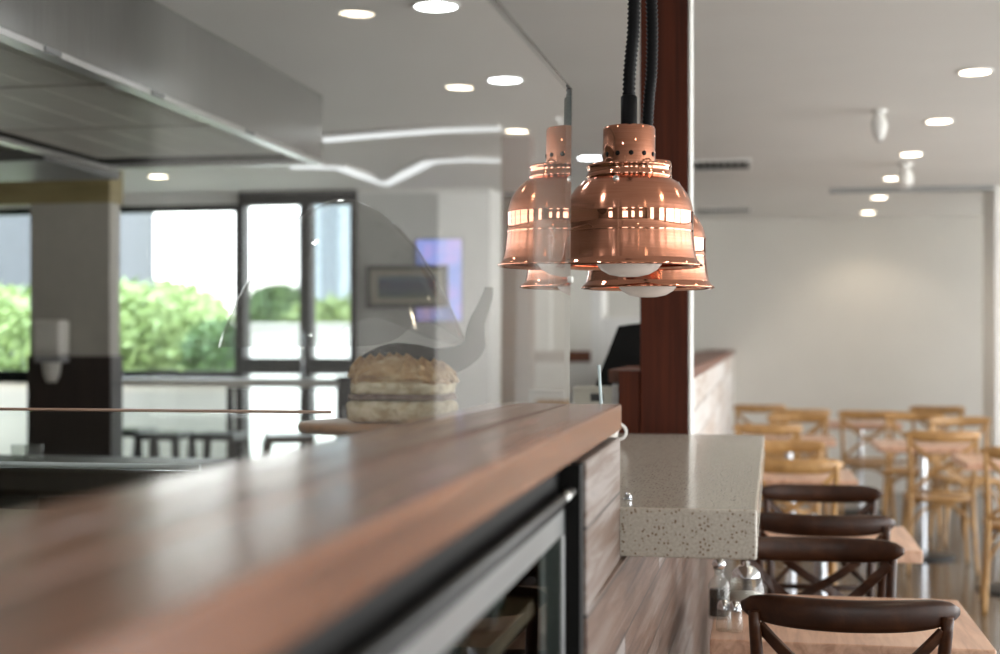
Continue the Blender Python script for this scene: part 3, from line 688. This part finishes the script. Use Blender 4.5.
# bar ledge
YL = 9.95
l0, l1 = ax(100, YL), ax(340, YL); zl = az(220, 379, YL)
lg = thing('bar_ledge', ((l0+l1)/2, YL+.17, 0), 'narrow pale bar ledge along the window with a dark edge', 'ledge')
M['ledge'] = flat('pale_ledge_laminate', (.72,.72,.69), .25)
lw = (l1-l0)/2
B(-lw, lw, -.17, .17, zl-.0125, zl).build('ledge_top', M['ledge'], lg, .003); B(-lw, lw, -.165, .165, zl-.06, zl-.013).build('underframe', M['ledge'], lg, .003)
for x in (ax(222, YL)-(l0+l1)/2, -lw+.05, lw-.05):
    o = MB().tube([(x, 0, 0), (x, 0, zl-.05)], .03, 12).build('leg', M['frame'], lg)
bx0, bx1 = ax(344, 9.6), ax(356, 9.6)
bs = thing('black_cabinet', ((bx0+bx1)/2, 9.6, 0), 'tall narrow black cabinet between the sliding door and the cake', 'cabinet')
bw = (bx1-bx0)/2; bz = az(350, 376, 9.6)
B(-bw, bw, -.15, .15, .06, bz-.03).build('body', M['blackmetal'], bs, .01); B(-bw-.015, bw+.015, -.165, .165, bz-.03, bz).build('top', M['black'], bs, .006); B(-bw+.01, bw-.01, -.13, .14, 0, .06).build('plinth', M['black'], bs)
MB().tube([(bw-.03,-.17,bz*.62),(bw-.03,-.17,bz*.82)], .008, 8).build('door_handle', M['chrome'], bs)
# picture and TV on the white wall
f0, f1 = ax(365, YW-.1), ax(447, YW-.1); z0, z1 = az(405, 308, YW-.1), az(405, 265, YW-.1)
def art_mat():
    m, t, p = nt('seascape_print'); mp = coords(t, (1,1,1)); sp = t.nodes.new('ShaderNodeSeparateXYZ'); t.links.new(mp.outputs[0], sp.inputs[0])
    n = N(t, 'ShaderNodeTexNoise', Scale=9.0, Detail=4); mp2 = coords(t, (.6,1,2)); t.links.new(mp2.outputs[0], n.inputs['Vector'])
    mr = N(t, 'ShaderNodeMapRange'); mr.inputs['From Min'].default_value = -.10; mr.inputs['From Max'].default_value = .10; t.links.new(sp.outputs['Z'], mr.inputs['Value'])
    a = N(t, 'ShaderNodeMath', operation='MULTIPLY_ADD'); a.inputs[1].default_value = .5; t.links.new(n.outputs['Fac'], a.inputs[0]); t.links.new(mr.outputs[0], a.inputs[2])
    s = N(t, 'ShaderNodeMath', operation='SUBTRACT'); s.inputs[1].default_value = .25; t.links.new(a.outputs[0], s.inputs[0])
    r = ramp(t, [(.0,(.05,.10,.06)),(.3,(.06,.12,.16)),(.55,(.02,.05,.14)),(.8,(.10,.17,.26)),(1,(.25,.30,.33))]); t.links.new(s.outputs[0], r.inputs[0]); t.links.new(r.outputs[0], p.inputs['Base Color']); return m
pc = thing('framed_picture', ((f0+f1)/2, YW-.06, (z0+z1)/2), 'wide dark framed blue landscape print on the white wall', 'picture')
pw, ph = (f1-f0)/2, (z1-z0)/2
m = MB(); t = .035
m.box(-pw, pw, -.02, .02, ph-t, ph).box(-pw, pw, -.02, .02, -ph, -ph+t).box(-pw, -pw+t, -.02, .02, -ph+t, ph-t).box(pw-t, pw, -.02, .02, -ph+t, ph-t)
m.build('frame', flat('dark_frame', (.03,.028,.025), .4), pc, .003)
B(-pw+t, pw-t, -.004, .004, -ph+t, ph-t).build('mount', flat('cream_mount', (.50,.47,.36), .7), pc)
B(-pw+t+.06, pw-t-.06, -.007, -.004, -ph+t+.045, ph-t-.045).build('print', art_mat(), pc)
def tv_mat():
    m = bpy.data.materials.new('lit_screen'); m.use_nodes = True; t = m.node_tree; t.nodes.remove(t.nodes['Principled BSDF'])
    mp = coords(t, (1,1,1)); n = N(t, 'ShaderNodeTexNoise', Scale=4.0, Detail=2); t.links.new(mp.outputs[0], n.inputs['Vector'])
    r = ramp(t, [(.3,(.10,.16,.62)),(.45,(.30,.42,.95)),(.58,(.55,.45,.95)),(.7,(.75,.55,.80))]); t.links.new(n.outputs['Fac'], r.inputs[0])
    e = N(t, 'ShaderNodeEmission', Strength=.9); t.links.new(r.outputs[0], e.inputs[0]); t.links.new(e.outputs[0], t.nodes['Material Output'].inputs[0]); return m
t0, t1 = ax(415, YW-.02), ax(463, YW-.02); z0, z1 = az(440, 322, YW-.02), az(440, 238, YW-.02)
tvt = thing('wall_screen', ((t0+t1)/2, YW-.018, (z0+z1)/2), 'glowing blue and violet wall screen partly behind the framed picture', 'screen')
tw, th_ = (t1-t0)/2, (z1-z0)/2
B(-tw, tw, -.004, .016, -th_, th_).build('casing', M['grey'], tvt, .003); B(-tw+.01, tw-.01, -.006, -.0045, -th_+.01, th_-.01).build('display', tv_mat(), tvt)

# glowing white strips added in place of reflected bands in the glass
def reflection_strip(name, pts, label):
    ps = [at(x, y, Z=CEIL-.02) for x, y in pts]
    c = sum(ps, Vector())/len(ps); o = thing(name, (c.x, c.y, CEIL), label, 'light')
    pp = [(p.x-c.x, p.y-c.y, -.028) for p in ps]
    MB().strip(pp, .09, .012, (0,1,0)).build('glow_strip', M['tube'], o)
    MB().strip([(x, y, -.012) for x, y, z in pp], .11, .02, (0,1,0)).build('housing', M['white'], o)
reflection_strip('reflection_strip', [(322,139),(380,134),(440,129.5),(500,127.5)], 'straight glowing white strip in place of a reflection seen in the glass')
reflection_strip('reflection_strip', [(290,166),(340,167),(362,175),(385,184),(408,172),(430,161),(465,159),(500,160)], 'zigzag glowing white strip in place of a reflection seen in the glass')

# ------------------------------------------------------------------ downlights
def downlights(pts, labels, mat, group, r=.065, power=9, col=(1,.85,.66)):
    first = None
    for (x, y), lab in zip(pts, labels):
        p = at(x, y, Z=CEIL-.008); loc = (p.x, p.y, CEIL)
        if first is None:
            first = thing('downlight', loc, lab, 'ceiling light', group)
            MB().lathe([(r+.012, 0),(r+.012,-.006),(r,-.008),(r-.001,-.003)], n=28).build('bezel', M['white'], first)
            MB().lathe([(r-.002,-.0045),(.0005,-.005)], n=28).build('lens', mat, first)
        else: dup(first, loc, lab)
        l = bpy.data.lights.new('downlight_beam', 'SPOT'); l.energy = power; l.spot_size = 2.3; l.spot_blend = .6; l.shadow_soft_size = .05; l.color = col
        lo = bpy.data.objects.new('downlight_beam', l); COL.objects.link(lo); lo.location = (p.x, p.y, CEIL-.03)
g = 'recessed downlights in the dining ceiling'
downlights([(975,73),(939,122),(911,155),(893,179),(879,198),(868,213)],
  ['recessed downlight nearest the right edge of the photo', 'second recessed downlight of the dining row, counted from the right edge', 'third recessed downlight of the dining row, counted from the right edge',
   'fourth recessed downlight of the dining row, counted from the right edge', 'fifth recessed downlight of the dining row, counted from the right edge', 'farthest recessed downlight of the dining row, near the back wall'], M['light'], g)
def row_on(x, ys, label, mat, group, r, power, col):
    base = None
    for y in ys:
        if base is None:
            base = thing('downlight', (x, y, CEIL), label, 'ceiling light', group)
            MB().lathe([(r+.012, 0),(r+.012,-.006),(r,-.008),(r-.001,-.003)], n=28).build('bezel', M['white'], base)
            MB().lathe([(r-.002,-.0045),(.0005,-.005)], n=28).build('lens', mat, base)
        else: dup(base, (x, y, CEIL), label)
        l = bpy.data.lights.new('downlight_beam', 'SPOT'); l.energy = power; l.spot_size = 2.3; l.spot_blend = .6; l.shadow_soft_size = .05; l.color = col
        lo = bpy.data.objects.new('downlight_beam', l); COL.objects.link(lo); lo.location = (x, y, CEIL-.03)
row_on(.93, (4.8, 3.5, 2.32, .98, -.36), 'recessed downlight of the dining row nearer than the picture edge, mirrored in the glass screen', M['light'], 'downlights of the dining row before the picture edge', .065, 9, (1,.85,.66))
row_on(-1.1, (3.4, 1.9, .5), 'white downlight over the bar nearer than the picture edge', M['lightcool'], 'white downlights before the picture edge', .075, 8, (1,.97,.93))
downlights([(158,177)], ['lone warm downlight above the left window'], M['light'], None)
downlights([(436,7.5),(505,81),(590,158.5)], ['large white downlight seen through the glass, at the top of the photo', 'white downlight seen just under the top edge of the glass', 'white downlight right of the glass edge, behind the nearest copper lamp'], M['lightcool'], 'white downlights over the bar', .075, 8, (1,.97,.93))

# ceiling fittings
def cam_fit(x, ytop, ybot, label):
    D = (CEIL-CAMZ)*F/(HOR-ytop); p = at(x, ytop, Z=CEIL); q = D/F; h = (ybot-ytop)*q
    o = thing('security_camera', (p.x, p.y, CEIL), label, 'camera')
    MB().lathe([(.001,0),(8*q,0),(8*q,-2*q),(3.5*q,-5*q),(.001,-5*q)], n=20).build('mount', M['white'], o)
    MB().lathe([(.001,-4*q),(4*q,-5*q),(6.5*q,-9*q),(8*q,-14*q),(7.5*q,-20*q),(6*q,-25*q),(3*q,-h),(.001,-h)], n=24).build('body', M['white'], o)
    o2 = MB().lathe([(3*q,-h-.0005),(.001,-h-.003)], n=16).build('lens', M['black'], o)
    return o
cam_fit(879, 110, 141, 'white ceiling camera hanging above the dining room')
cam_fit(905, 163, 182, 'small white ceiling fitting beside the third dining downlight')
def vent(x0, x1, y0, y1, label):
    a = at(x0, y0, Z=CEIL); b = at(x1, y1, Z=CEIL); yb, ya = max(a.y, b.y), min(a.y, b.y)
    xa, xb = at(x0, (y0+y1)/2, Z=CEIL).x, at(x1, (y0+y1)/2, Z=CEIL).x
    o = thing('air_vent', ((xa+xb)/2, (ya+yb)/2, CEIL), label, 'vent', 'ceiling air vents')
    w_, d_ = (xb-xa)/2, (yb-ya)/2; m = MB()
    m.box(-w_, w_, -d_, -d_+.02, -.012, 0).box(-w_, w_, d_-.02, d_, -.012, 0).box(-w_, -w_+.02, -d_+.02, d_-.02, -.012, 0).box(w_-.02, w_, -d_+.02, d_-.02, -.012, 0)
    m.build('frame', M['white'], o); B(-w_+.02, w_-.02, -d_+.02, d_-.02, -.002, 0).build('backing', M['black'], o)
    n = max(4, int(w_*2/.045))
    s_ = MB()
    for k in range(n): x = -w_+.02+(2*w_-.04)*(k+.5)/n; s_.box(x-.007, x+.007, -d_+.02, d_-.02, -.010, -.002)
    s_.build('louvre', M['steeldark'], o)
vent(690, 752, 160, 168.5, 'dark louvred ceiling vent just right of the timber post')
vent(694, 752, 208, 211.5, 'faint far ceiling vent close to the back wall')

# ------------------------------------------------------------------ dining furniture
def make_chair(name, mat, loc, rz, label, group):
    c = thing(name, loc, label, 'chair', group, rz)
    # seat: rounded trapezoid, slightly dished
    vs = []; fs = []; n = 36
    def outline(s):
        out = []
        for k in range(n):
            a = 2*PI*k/n; ca, sa = math.cos(a), math.sin(a); e = .55
            x = abs(ca)**e*(1 if ca > 0 else -1)*(.205+.02*sa); y = abs(sa)**e*(1 if sa > 0 else -1)*.205
            out.append((x*s, y*s))
        return out
    for s, z in ((.93,.432),(1,.440),(1,.458),(.95,.466),(.6,.460),(.05,.457)):
        for x, y in outline(s): vs.append((x, y, z))
    for l in range(5):
        for k in range(n): fs.append((l*n+k, l*n+(k+1) % n, (l+1)*n+(k+1) % n, (l+1)*n+k))
    fs.append(tuple(reversed(range(n)))); fs.append(tuple(range(5*n, 6*n)))
    MB().add(vs, fs, True).build('seat', mat, c)
    def stile(s): return sm([(s*.205,-.245,0),(s*.19,-.215,.25),(s*.183,-.195,.46),(s*.190,-.215,.66),(s*.202,-.252,.845)], 4)
    for s in (-1, 1):
        p = stile(s); MB().tube(p, [.0125+.004*math.sin(PI*i/(len(p)-1)) for i in range(len(p))], 10).build('rear_leg', mat, c)
        p = [(s*.205,.195,0),(s*.19,.17,.25),(s*.178,.155,.44)]; MB().tube(sm(p), [.0115]*4+[.014]*5, 10).build('front_leg', mat, c)
    pts = []; hs = []; ts = []
    for i in range(25):
        u = -1+i/12; pts.append((u*.228, -.275+.055*u*u, .845+.008*u*u)); e = 1-abs(u)**6
        hs.append(.030+.040*e); ts.append(.016+.010*e)
    # back rail with a softly rounded section
    m = MB(); vs = []; fs = []; k_ = 12
    for i, (x, y, z) in enumerate(pts):
        u = -1+i/12; tdir = Vector((.228, .11*u, 0)).normalized(); nd = Vector((-tdir.y, tdir.x, 0))
        sc = 1 if 0 < i < 24 else .6
        for k in range(k_):
            a = 2*PI*k/k_; ca, sa = math.cos(a), math.sin(a)
            vs.append(Vector((x,y,z)) + nd*(ts[i]*sc*.62*abs(ca)**.7*(1 if ca > 0 else -1)) + Vector((0,0,hs[i]*sc*.5*abs(sa)**.7*(1 if sa > 0 else -1))))
    for i in range(24):
        for k in range(k_): fs.append((i*k_+k, (i+1)*k_+k, (i+1)*k_+(k+1) % k_, i*k_+(k+1) % k_))
    fs.append(tuple(range(k_))); fs.append(tuple(reversed(range(24*k_, 25*k_))))
    m.add(vs, fs, True).build('back_rail', mat, c)
    for s in (-1, 1):
        pp = []
        for i in range(15):
            t = i/14; x = s*(.192-.37*t); z = .815-.315*t; y = -.243+.05*t-.030*math.sin(PI*t)-.006*s
            bow = .028*math.sin(PI*t)*(1 if t < .5 else 1); pp.append((x, y, z - bow*math.cos(PI*t)))
        MB().strip(pp, .027, .010, (0,-1,.0) if False else (.6*s,0,.8)).build('cross_slat', mat, c, .002)
    MB().tube([(-.182,-.199,.498),(0,-.207,.498),(.182,-.199,.498)], .011, 10).build('lower_rail', mat, c)
    def arch(a, b, zt, zb):
        a = Vector(a); b = Vector(b); out = []
        for i in range(17):
            q = PI*i/16; f = .5-.5*math.cos(q); out.append(a.lerp(b, f)+Vector((0,0,zb+(zt-zb)*math.sin(q)**.8)))
        return out
    for a, b in (((-.192,-.212,0),(.192,-.212,0)), ((-.185,.165,0),(.185,.165,0)), ((-.19,-.205,0),(-.185,.16,0)), ((.19,-.205,0),(.185,.16,0))):
        MB().tube(arch(a, b, .425, .17), .0095, 8).build('brace_hoop', mat, c)
    return c
CH = {}
gdark, gtan = 'dark cross-back chairs by the plank wall', 'honey coloured cross-back chairs'
def chair(kind, X, Yb, face, label, rz=0):
    loc = (X, Yb+.26*face, 0); r = (0 if face > 0 else PI)+rz
    key = kind
    if key not in CH:
        CH[key] = make_chair('cross_back_chair', M['chairdark' if kind == 'd' else 'chairtan'], loc, r, label, gdark if kind == 'd' else gtan)
    else: dup(CH[key], loc, label, r)
chair('d', .195, 3.05, 1, 'dark brown cross-back chair nearest the camera, its back toward us at the nearest table')
chair('d', .175, 3.98, -1, 'dark brown cross-back chair facing us across the nearest table', .03)
chair('d', .205, 4.52, 1, 'dark brown cross-back chair tucked into the second table with its back toward us', -.02)
chair('d', .235, 5.45, -1, 'dark brown cross-back chair at the far side of the second table')
chair('t', .165, 6.62, 1, 'honey coloured cross-back chair at the near side of the third table')
chair('t', .14, 7.85, -1, 'honey coloured cross-back chair at the far side of the third table')
chair('t', .07, 9.35, 1, 'honey coloured chair close to the half wall, at the near side of the fourth table')
chair('t', .30, 10.75, -1, 'honey coloured chair at the far side of the fourth table')
chair('t', .36, 11.5, 1, 'honey coloured chair nearest the back wall on the left')
chair('t', -.0, 12.2, 1, 'honey coloured chair squeezed between half wall and back wall', .1)
chair('t', 1.12, 8.85, 1, 'honey coloured chair in front of the chrome pedestal table, its back toward us')
chair('t', 1.47, 10.55, -1, 'honey coloured chair facing us behind the chrome pedestal table', .12)
chair('t', .87, 11.3, 1, 'honey coloured chair standing with its back toward us, left of the chrome pedestal table', -.05)
chair('t', 1.40, 7.55, 1, 'honey coloured chair cut off by the right edge of the photo', -.12)
chair('t', 1.15, 11.15, -1, 'honey coloured chair half hidden behind the pedestal table', -.15)
chair('t', 1.50, 12.2, 1, 'farthest honey coloured chair before the white pier')

tables = []
def table(X, Y, w, d, label, h=.755):
    if not tables:
        o = thing('dining_table', (X, Y, 0), label, 'table', 'square dining tables')
        B(-.31, .31, -.30, .30, h-.042, h).build('table_top', M['tabletop'], o, .004)
        MB().lathe([(.025,.03),(.025,h-.05)], n=24).build('pedestal', M['chrome'], o)
        B(-.2, .2, -.2, .2, h-.055, h-.043).build('top_plate', M['blackmetal'], o)
        MB().lathe([(.001,0),(.21,0),(.21,.012),(.17,.022),(.05,.036),(.001,.036)], n=36).build('base', M['blackmetal'], o)
        tables.append(o); return o
    o = dup(tables[0], (X, Y, 0), label); tables.append(o); return o
table(.205, 3.48, .62, .56, 'nearest wooden dining table, with glass condiments, behind the nearest dark chair')
table(.215, 4.94, .62, .6, 'second wooden dining table, between the dark chairs')
table(.17, 7.2, .62, .6, 'third wooden dining table, between honey coloured chairs by the half wall')
table(.22, 9.95, .62, .6, 'fourth wooden dining table along the half wall')
table(1.08, 9.55, .62, .6, 'wooden dining table on a bright chrome pedestal, right of the middle')
table(.85, 11.95, .62, .6, 'far wooden dining table close to the back wall')
table(1.45, 8.35, .62, .6, 'wooden dining table at the right edge of the photo')

# table ware
T1 = .755
M['liquid'] = flat('dark_sauce', (.012,.007,.005), .2, d=.2)
sb = thing('sauce_bottle', (ax(719, 3.42), 3.42, T1), 'stoppered glass bottle of dark sauce on the nearest table against the plank wall', 'bottle')
MB().lathe([(.001,.003),(.022,.003),(.024,0),(.026,.006),(.026,.082),(.020,.096),(.011,.104),(.011,.116),(.014,.120),(.012,.120),(.009,.105),(.001,.105)], n=24).build('glass_body', M['clearglass'], sb)
MB().lathe([(.001,.008),(.023,.008),(.023,.072),(.001,.072)], n=24).build('sauce', M['liquid'], sb)
MB().lathe([(.009,.119),(.014,.122),(.018,.132),(.012,.145),(.001,.148)], n=20).build('stopper', M['chrome'], sb)
sj = thing('sugar_jar', (ax(746, 3.52), 3.52, T1), 'round lidded glass sugar jar beside the sauce bottle', 'jar')
MB().lathe([(.001,.003),(.03,.003),(.034,0),(.045,.02),(.048,.05),(.040,.082),(.034,.088),(.032,.086),(.044,.05),(.041,.022),(.028,.008),(.001,.008)], n=28).build('glass_body', M['clearglass'], sj)
MB().lathe([(.036,.088),(.034,.10),(.02,.112),(.008,.115),(.009,.124),(.001,.127)], n=24).build('lid', M['chrome'], sj)
MB().lathe([(.001,.009),(.028,.009),(.039,.024),(.041,.045),(.001,.048)], n=24).build('sugar', flat('white_sugar', (.8,.78,.74), .8), sj)
sk = []
def shaker(loc, label):
    if not sk:
        o = thing('salt_shaker', loc, label, 'shaker', 'small glass shakers on the tables')
        MB().lathe([(.001,.002),(.016,.002),(.018,0),(.019,.01),(.015,.05),(.013,.052),(.001,.052)], n=18).build('glass_body', M['clearglass'], o)
        MB().lathe([(.0155,.05),(.0155,.060),(.010,.070),(.001,.072)], n=18).build('cap', M['chrome'], o)
        sk.append(o)
    else: dup(sk[0], loc, label)
shaker((ax(724, 3.28), 3.28, T1), 'small chrome capped shaker in front of the sauce bottle, left of a pair')
shaker((ax(735, 3.27), 3.27, T1), 'small chrome capped shaker in front of the sauce bottle, right of a pair')
for X, Y, t in ((.17, 7.2, 'third table'), (.22, 9.95, 'fourth table'), (1.08, 9.55, 'chrome pedestal table'), (.215, 4.94, 'second table'), (.85, 11.95, 'far table by the back wall')):
    shaker((X-.07, Y+.02, T1), 'left shaker of the pair on the '+t); shaker((X-.015, Y+.05, T1), 'right shaker of the pair on the '+t)

# stools at the window ledge
st = []
def stool(x, Y, label, mat=None, rz=0):
    loc = (ax(x, Y), Y, 0)
    if not st or mat:
        m_ = mat or M['blackmetal']
        o = thing('bar_stool', loc, label, 'stool', 'metal stools at the window ledge', rz)
        vs = MB().box(-.16,.16,-.16,.16,.755,.77); vs.box(-.165,.165,-.165,-.155,.72,.77).box(-.165,.165,.155,.165,.72,.77).box(-.165,-.155,-.155,.155,.72,.77).box(.155,.165,-.155,.155,.72,.77)
        vs.build('seat', m_, o, .008)
        for sx in (-1,1):
            for sy in (-1,1): MB().strip([(sx*.205,sy*.205,0),(sx*.15,sy*.15,.73)], [.035,.06], .022, (sx*.7,-sy*.7,0)).build('leg', m_, o, .004)
        r = .19; z = .28
        f_ = MB()
        for a, b in (((-r,-r),(r,-r)),((r,-r),(r,r)),((r,r),(-r,r)),((-r,r),(-r,-r))): f_.tube([(a[0],a[1],z),(b[0],b[1],z)], .010, 8)
        f_.build('footrest', m_, o)
        if not mat: st.append(o)
        return o
    return dup(st[0], loc, label, rz)
stool(128, 9.75, 'black metal bar stool nearest the pier, at the window ledge')
stool(164, 9.45, 'black metal bar stool right of the one by the pier')
stool(219, 9.5, 'black metal bar stool in the middle of the window ledge, by its post')
M['brownmetal'] = flat('brown_metal', (.07,.03,.018), .4)
stool(289, 9.35, 'brown metal stool in front of the sliding door', M['brownmetal'], .4)

# ------------------------------------------------------------------ outdoors
M['paving'] = flat('cream_paving', (.62,.58,.50), .8, d=.1, ns=3)
M['grass'] = noisy('lawn', [(.3,(.10,.22,.03)),(.7,(.24,.42,.07))], (1,1,1), 8, 6, .8)
struct('ground', B(-22, 16, YB+.16, 45, -.2, -.06), M['paving'], 'bright cream paving outside').name = 'paving_ground'
struct('paving_strip', B(-22, x490-.13, YW+.16, YB+.16, -.2, -.06), M['paving'])
ln = B(-16, -3.2, 14.05, 14.7, -.06, .04).build('lawn', M['grass']); tag(ln, 'bright green lawn strip outside the sliding door', 'grass', kind='stuff')
M['leaf'] = noisy('leaf_green', [(.3,(.16,.25,.07)),(.7,(.38,.50,.20))], (1,1,1), 3, 3, .5)
M['leafdark'] = noisy('leaf_dark_green', [(.3,(.04,.10,.03)),(.7,(.12,.22,.06))], (1,1,1), 3, 3, .5)
M['bark'] = noisy('bark', [(.3,(.06,.04,.03)),(.7,(.14,.10,.07))], (8,8,1), 4, 4, .8, bump=.3)
def foliage(rx, ry, rz, cz, n, size, seed):
    rnd = random.Random(seed); vs = []; fs = []
    for i in range(n):
        while True:
            p = Vector((rnd.uniform(-1,1), rnd.uniform(-1,1), rnd.uniform(-1,1)))
            if .35 < p.length < 1: break
        p = Vector((p.x*rx, p.y*ry, p.z*rz+cz)); d = Vector((rnd.gauss(0,1), rnd.gauss(0,1), rnd.gauss(0,1))).normalized(); e = d.orthogonal().normalized(); s = size*rnd.uniform(.6,1.3)
        b = len(vs); vs += [p-e*s*.4, p+d*s*.5+e*s*.05, p+e*s*.45+d*s, p-d*s*.5]; fs.append((b,b+1,b+2,b+3))
    return MB().add(vs, fs)
def plant(name, X, Y, rx, ry, rz, cz, n, size, label, cat, mat, seed, trunk=.08, group=None):
    o = thing(name, (X, Y, -.06), label, cat, group)
    foliage(rx, ry, rz, cz, n, size, seed).build('foliage', mat, o)
    MB().tube([(0,0,0),(.05,.02,cz*.5),(0,0,cz)], [trunk,trunk*.8,trunk*.4], 10).build('trunk', M['bark'], o)
M['planter'] = flat('cream_render', (.78,.74,.64), .8, d=.08, ns=3)
pl_ = thing('planter_wall', (ax(150, 11.9), 11.9, -.06), 'low cream rendered planter wall outside the wide window', 'planter')
B(-3.2, ax(236, 11.9)-ax(150, 11.9), -.1, .1, 0, 1.12).build('wall_body', M['planter'], pl_, .01); B(-3.25, ax(236, 11.9)-ax(150, 11.9)+.03, -.13, .13, 1.12, 1.17).build('coping', M['planter'], pl_, .005)
plant('garden_shrub', ax(130, 12.6), 12.6, .46, .42, .52, 1.55, 2400, .09, 'bushy green shrub outside the left part of the wide window', 'shrub', M['leaf'], 1, .04)
plant('garden_shrub', ax(176, 13.5), 13.5, .44, .42, .53, 1.5, 2400, .09, 'bushy green shrub outside the middle of the wide window', 'shrub', M['leaf'], 2, .04)
plant('garden_shrub', ax(214, 12.5), 12.5, .28, .35, .34, 1.35, 1800, .08, 'darker green shrub outside the right part of the wide window', 'shrub', M['leafdark'], 3, .04)
plant('garden_shrub', ax(12, 12.6), 12.6, .7, .5, .7, 1.35, 2600, .09, 'pale green shrub outside the far left window', 'shrub', M['leaf'], 4, .04)
plant('garden_tree', ax(158, 19), 19, 1.1, 1.0, .62, 1.75, 3200, .16, 'leafy tree beyond the shrubs of the wide window', 'tree', M['leaf'], 5, .1)
plant('garden_tree', ax(279, 22), 22, .6, .8, .45, 1.95, 1800, .15, 'distant green tree seen through the left pane of the door', 'tree', M['leafdark'], 6, .1)
plant('garden_tree', ax(335, 18), 18, .8, .8, .6, 1.45, 2400, .15, 'green tree seen through the right pane of the door', 'tree', M['leaf'], 7, .08)
M['bldg'] = flat('pale_blue_cladding', (.40,.48,.54), .6)
bl = thing('pale_building', (ax(334, 28), 30, -.06), 'pale blue-grey building seen through the right door pane', 'building')
B(-1.05, 1.2, -1.2, 1.5, 0, 6.5).build('wall', M['bldg'], bl); B(-1.2, 1.35, -1.35, 1.65, 6.5, 6.7).build('roof', M['steeldark'], bl)
for k in range(2): B(-.55+.9*k, -.15+.9*k, -1.22, -1.19, 2.2, 4.4).build('window', flat('building_glass', (.2,.25,.3), .1), bl)
gw = thing('garden_wall', (ax(290, 16.5), 16.5, -.06), 'white garden wall seen low through the door panes', 'wall')
B(-1.1, 1.3, -.1, .1, 0, az(280, 322, 16.5)).build('wall_body', M['white'], gw); B(-1.13, 1.33, -.13, .13, az(280, 322, 16.5), az(280, 322, 16.5)+.05).build('coping', M['white'], gw)
ev = thing('dark_shed', (ax(117, 15.5)-.8, 15.3, -.06), 'dark grey shed corner outside beside the pier', 'shed')
B(-1, .8+ax(133,15.5)-ax(117,15.5), -.5, .8, 0, 3.6).build('wall', flat('dark_grey_cladding', (.06,.07,.08), .6), ev); B(-1.1, 1.05, -.6, .9, 3.6, 3.7).build('roof', M['steeldark'], ev)

# ------------------------------------------------------------------ light
wd_ = bpy.data.worlds.new('sky'); S.world = wd_; wd_.use_nodes = True; t = wd_.node_tree
bg = t.nodes['Background']; tc = t.nodes.new('ShaderNodeTexCoord'); sp = t.nodes.new('ShaderNodeSeparateXYZ'); t.links.new(tc.outputs['Generated'], sp.inputs[0])
r = ramp(t, [(0,(.85,.83,.78)),(.49,(.95,.95,.93)),(.53,(1,1,1)),(1,(.66,.82,1))])
mr = N(t, 'ShaderNodeMapRange'); mr.inputs['From Min'].default_value = -1; t.links.new(sp.outputs['Z'], mr.inputs['Value']); t.links.new(mr.outputs[0], r.inputs[0])
t.links.new(r.outputs[0], bg.inputs['Color']); bg.inputs['Strength'].default_value = 6.0
sl = bpy.data.lights.new('sun', 'SUN'); sl.energy = 2.2; sl.angle = .02; sl.color = (1,.96,.88)
so = bpy.data.objects.new('sun', sl); COL.objects.link(so); so.rotation_euler = (math.radians(38), 0, math.radians(25))

S.view_settings.view_transform = 'Standard'; S.view_settings.look = 'None'; S.view_settings.gamma = 1; S.view_settings.use_curve_mapping = False
S.view_settings.exposure = 0.36
S.cycles.max_bounces = 10; S.cycles.diffuse_bounces = 5; S.cycles.glossy_bounces = 5; S.cycles.transparent_max_bounces = 24
S.cycles.caustics_reflective = False; S.cycles.caustics_refractive = False; S.cycles.sample_clamp_indirect = 8
S.cycles.use_denoising = True
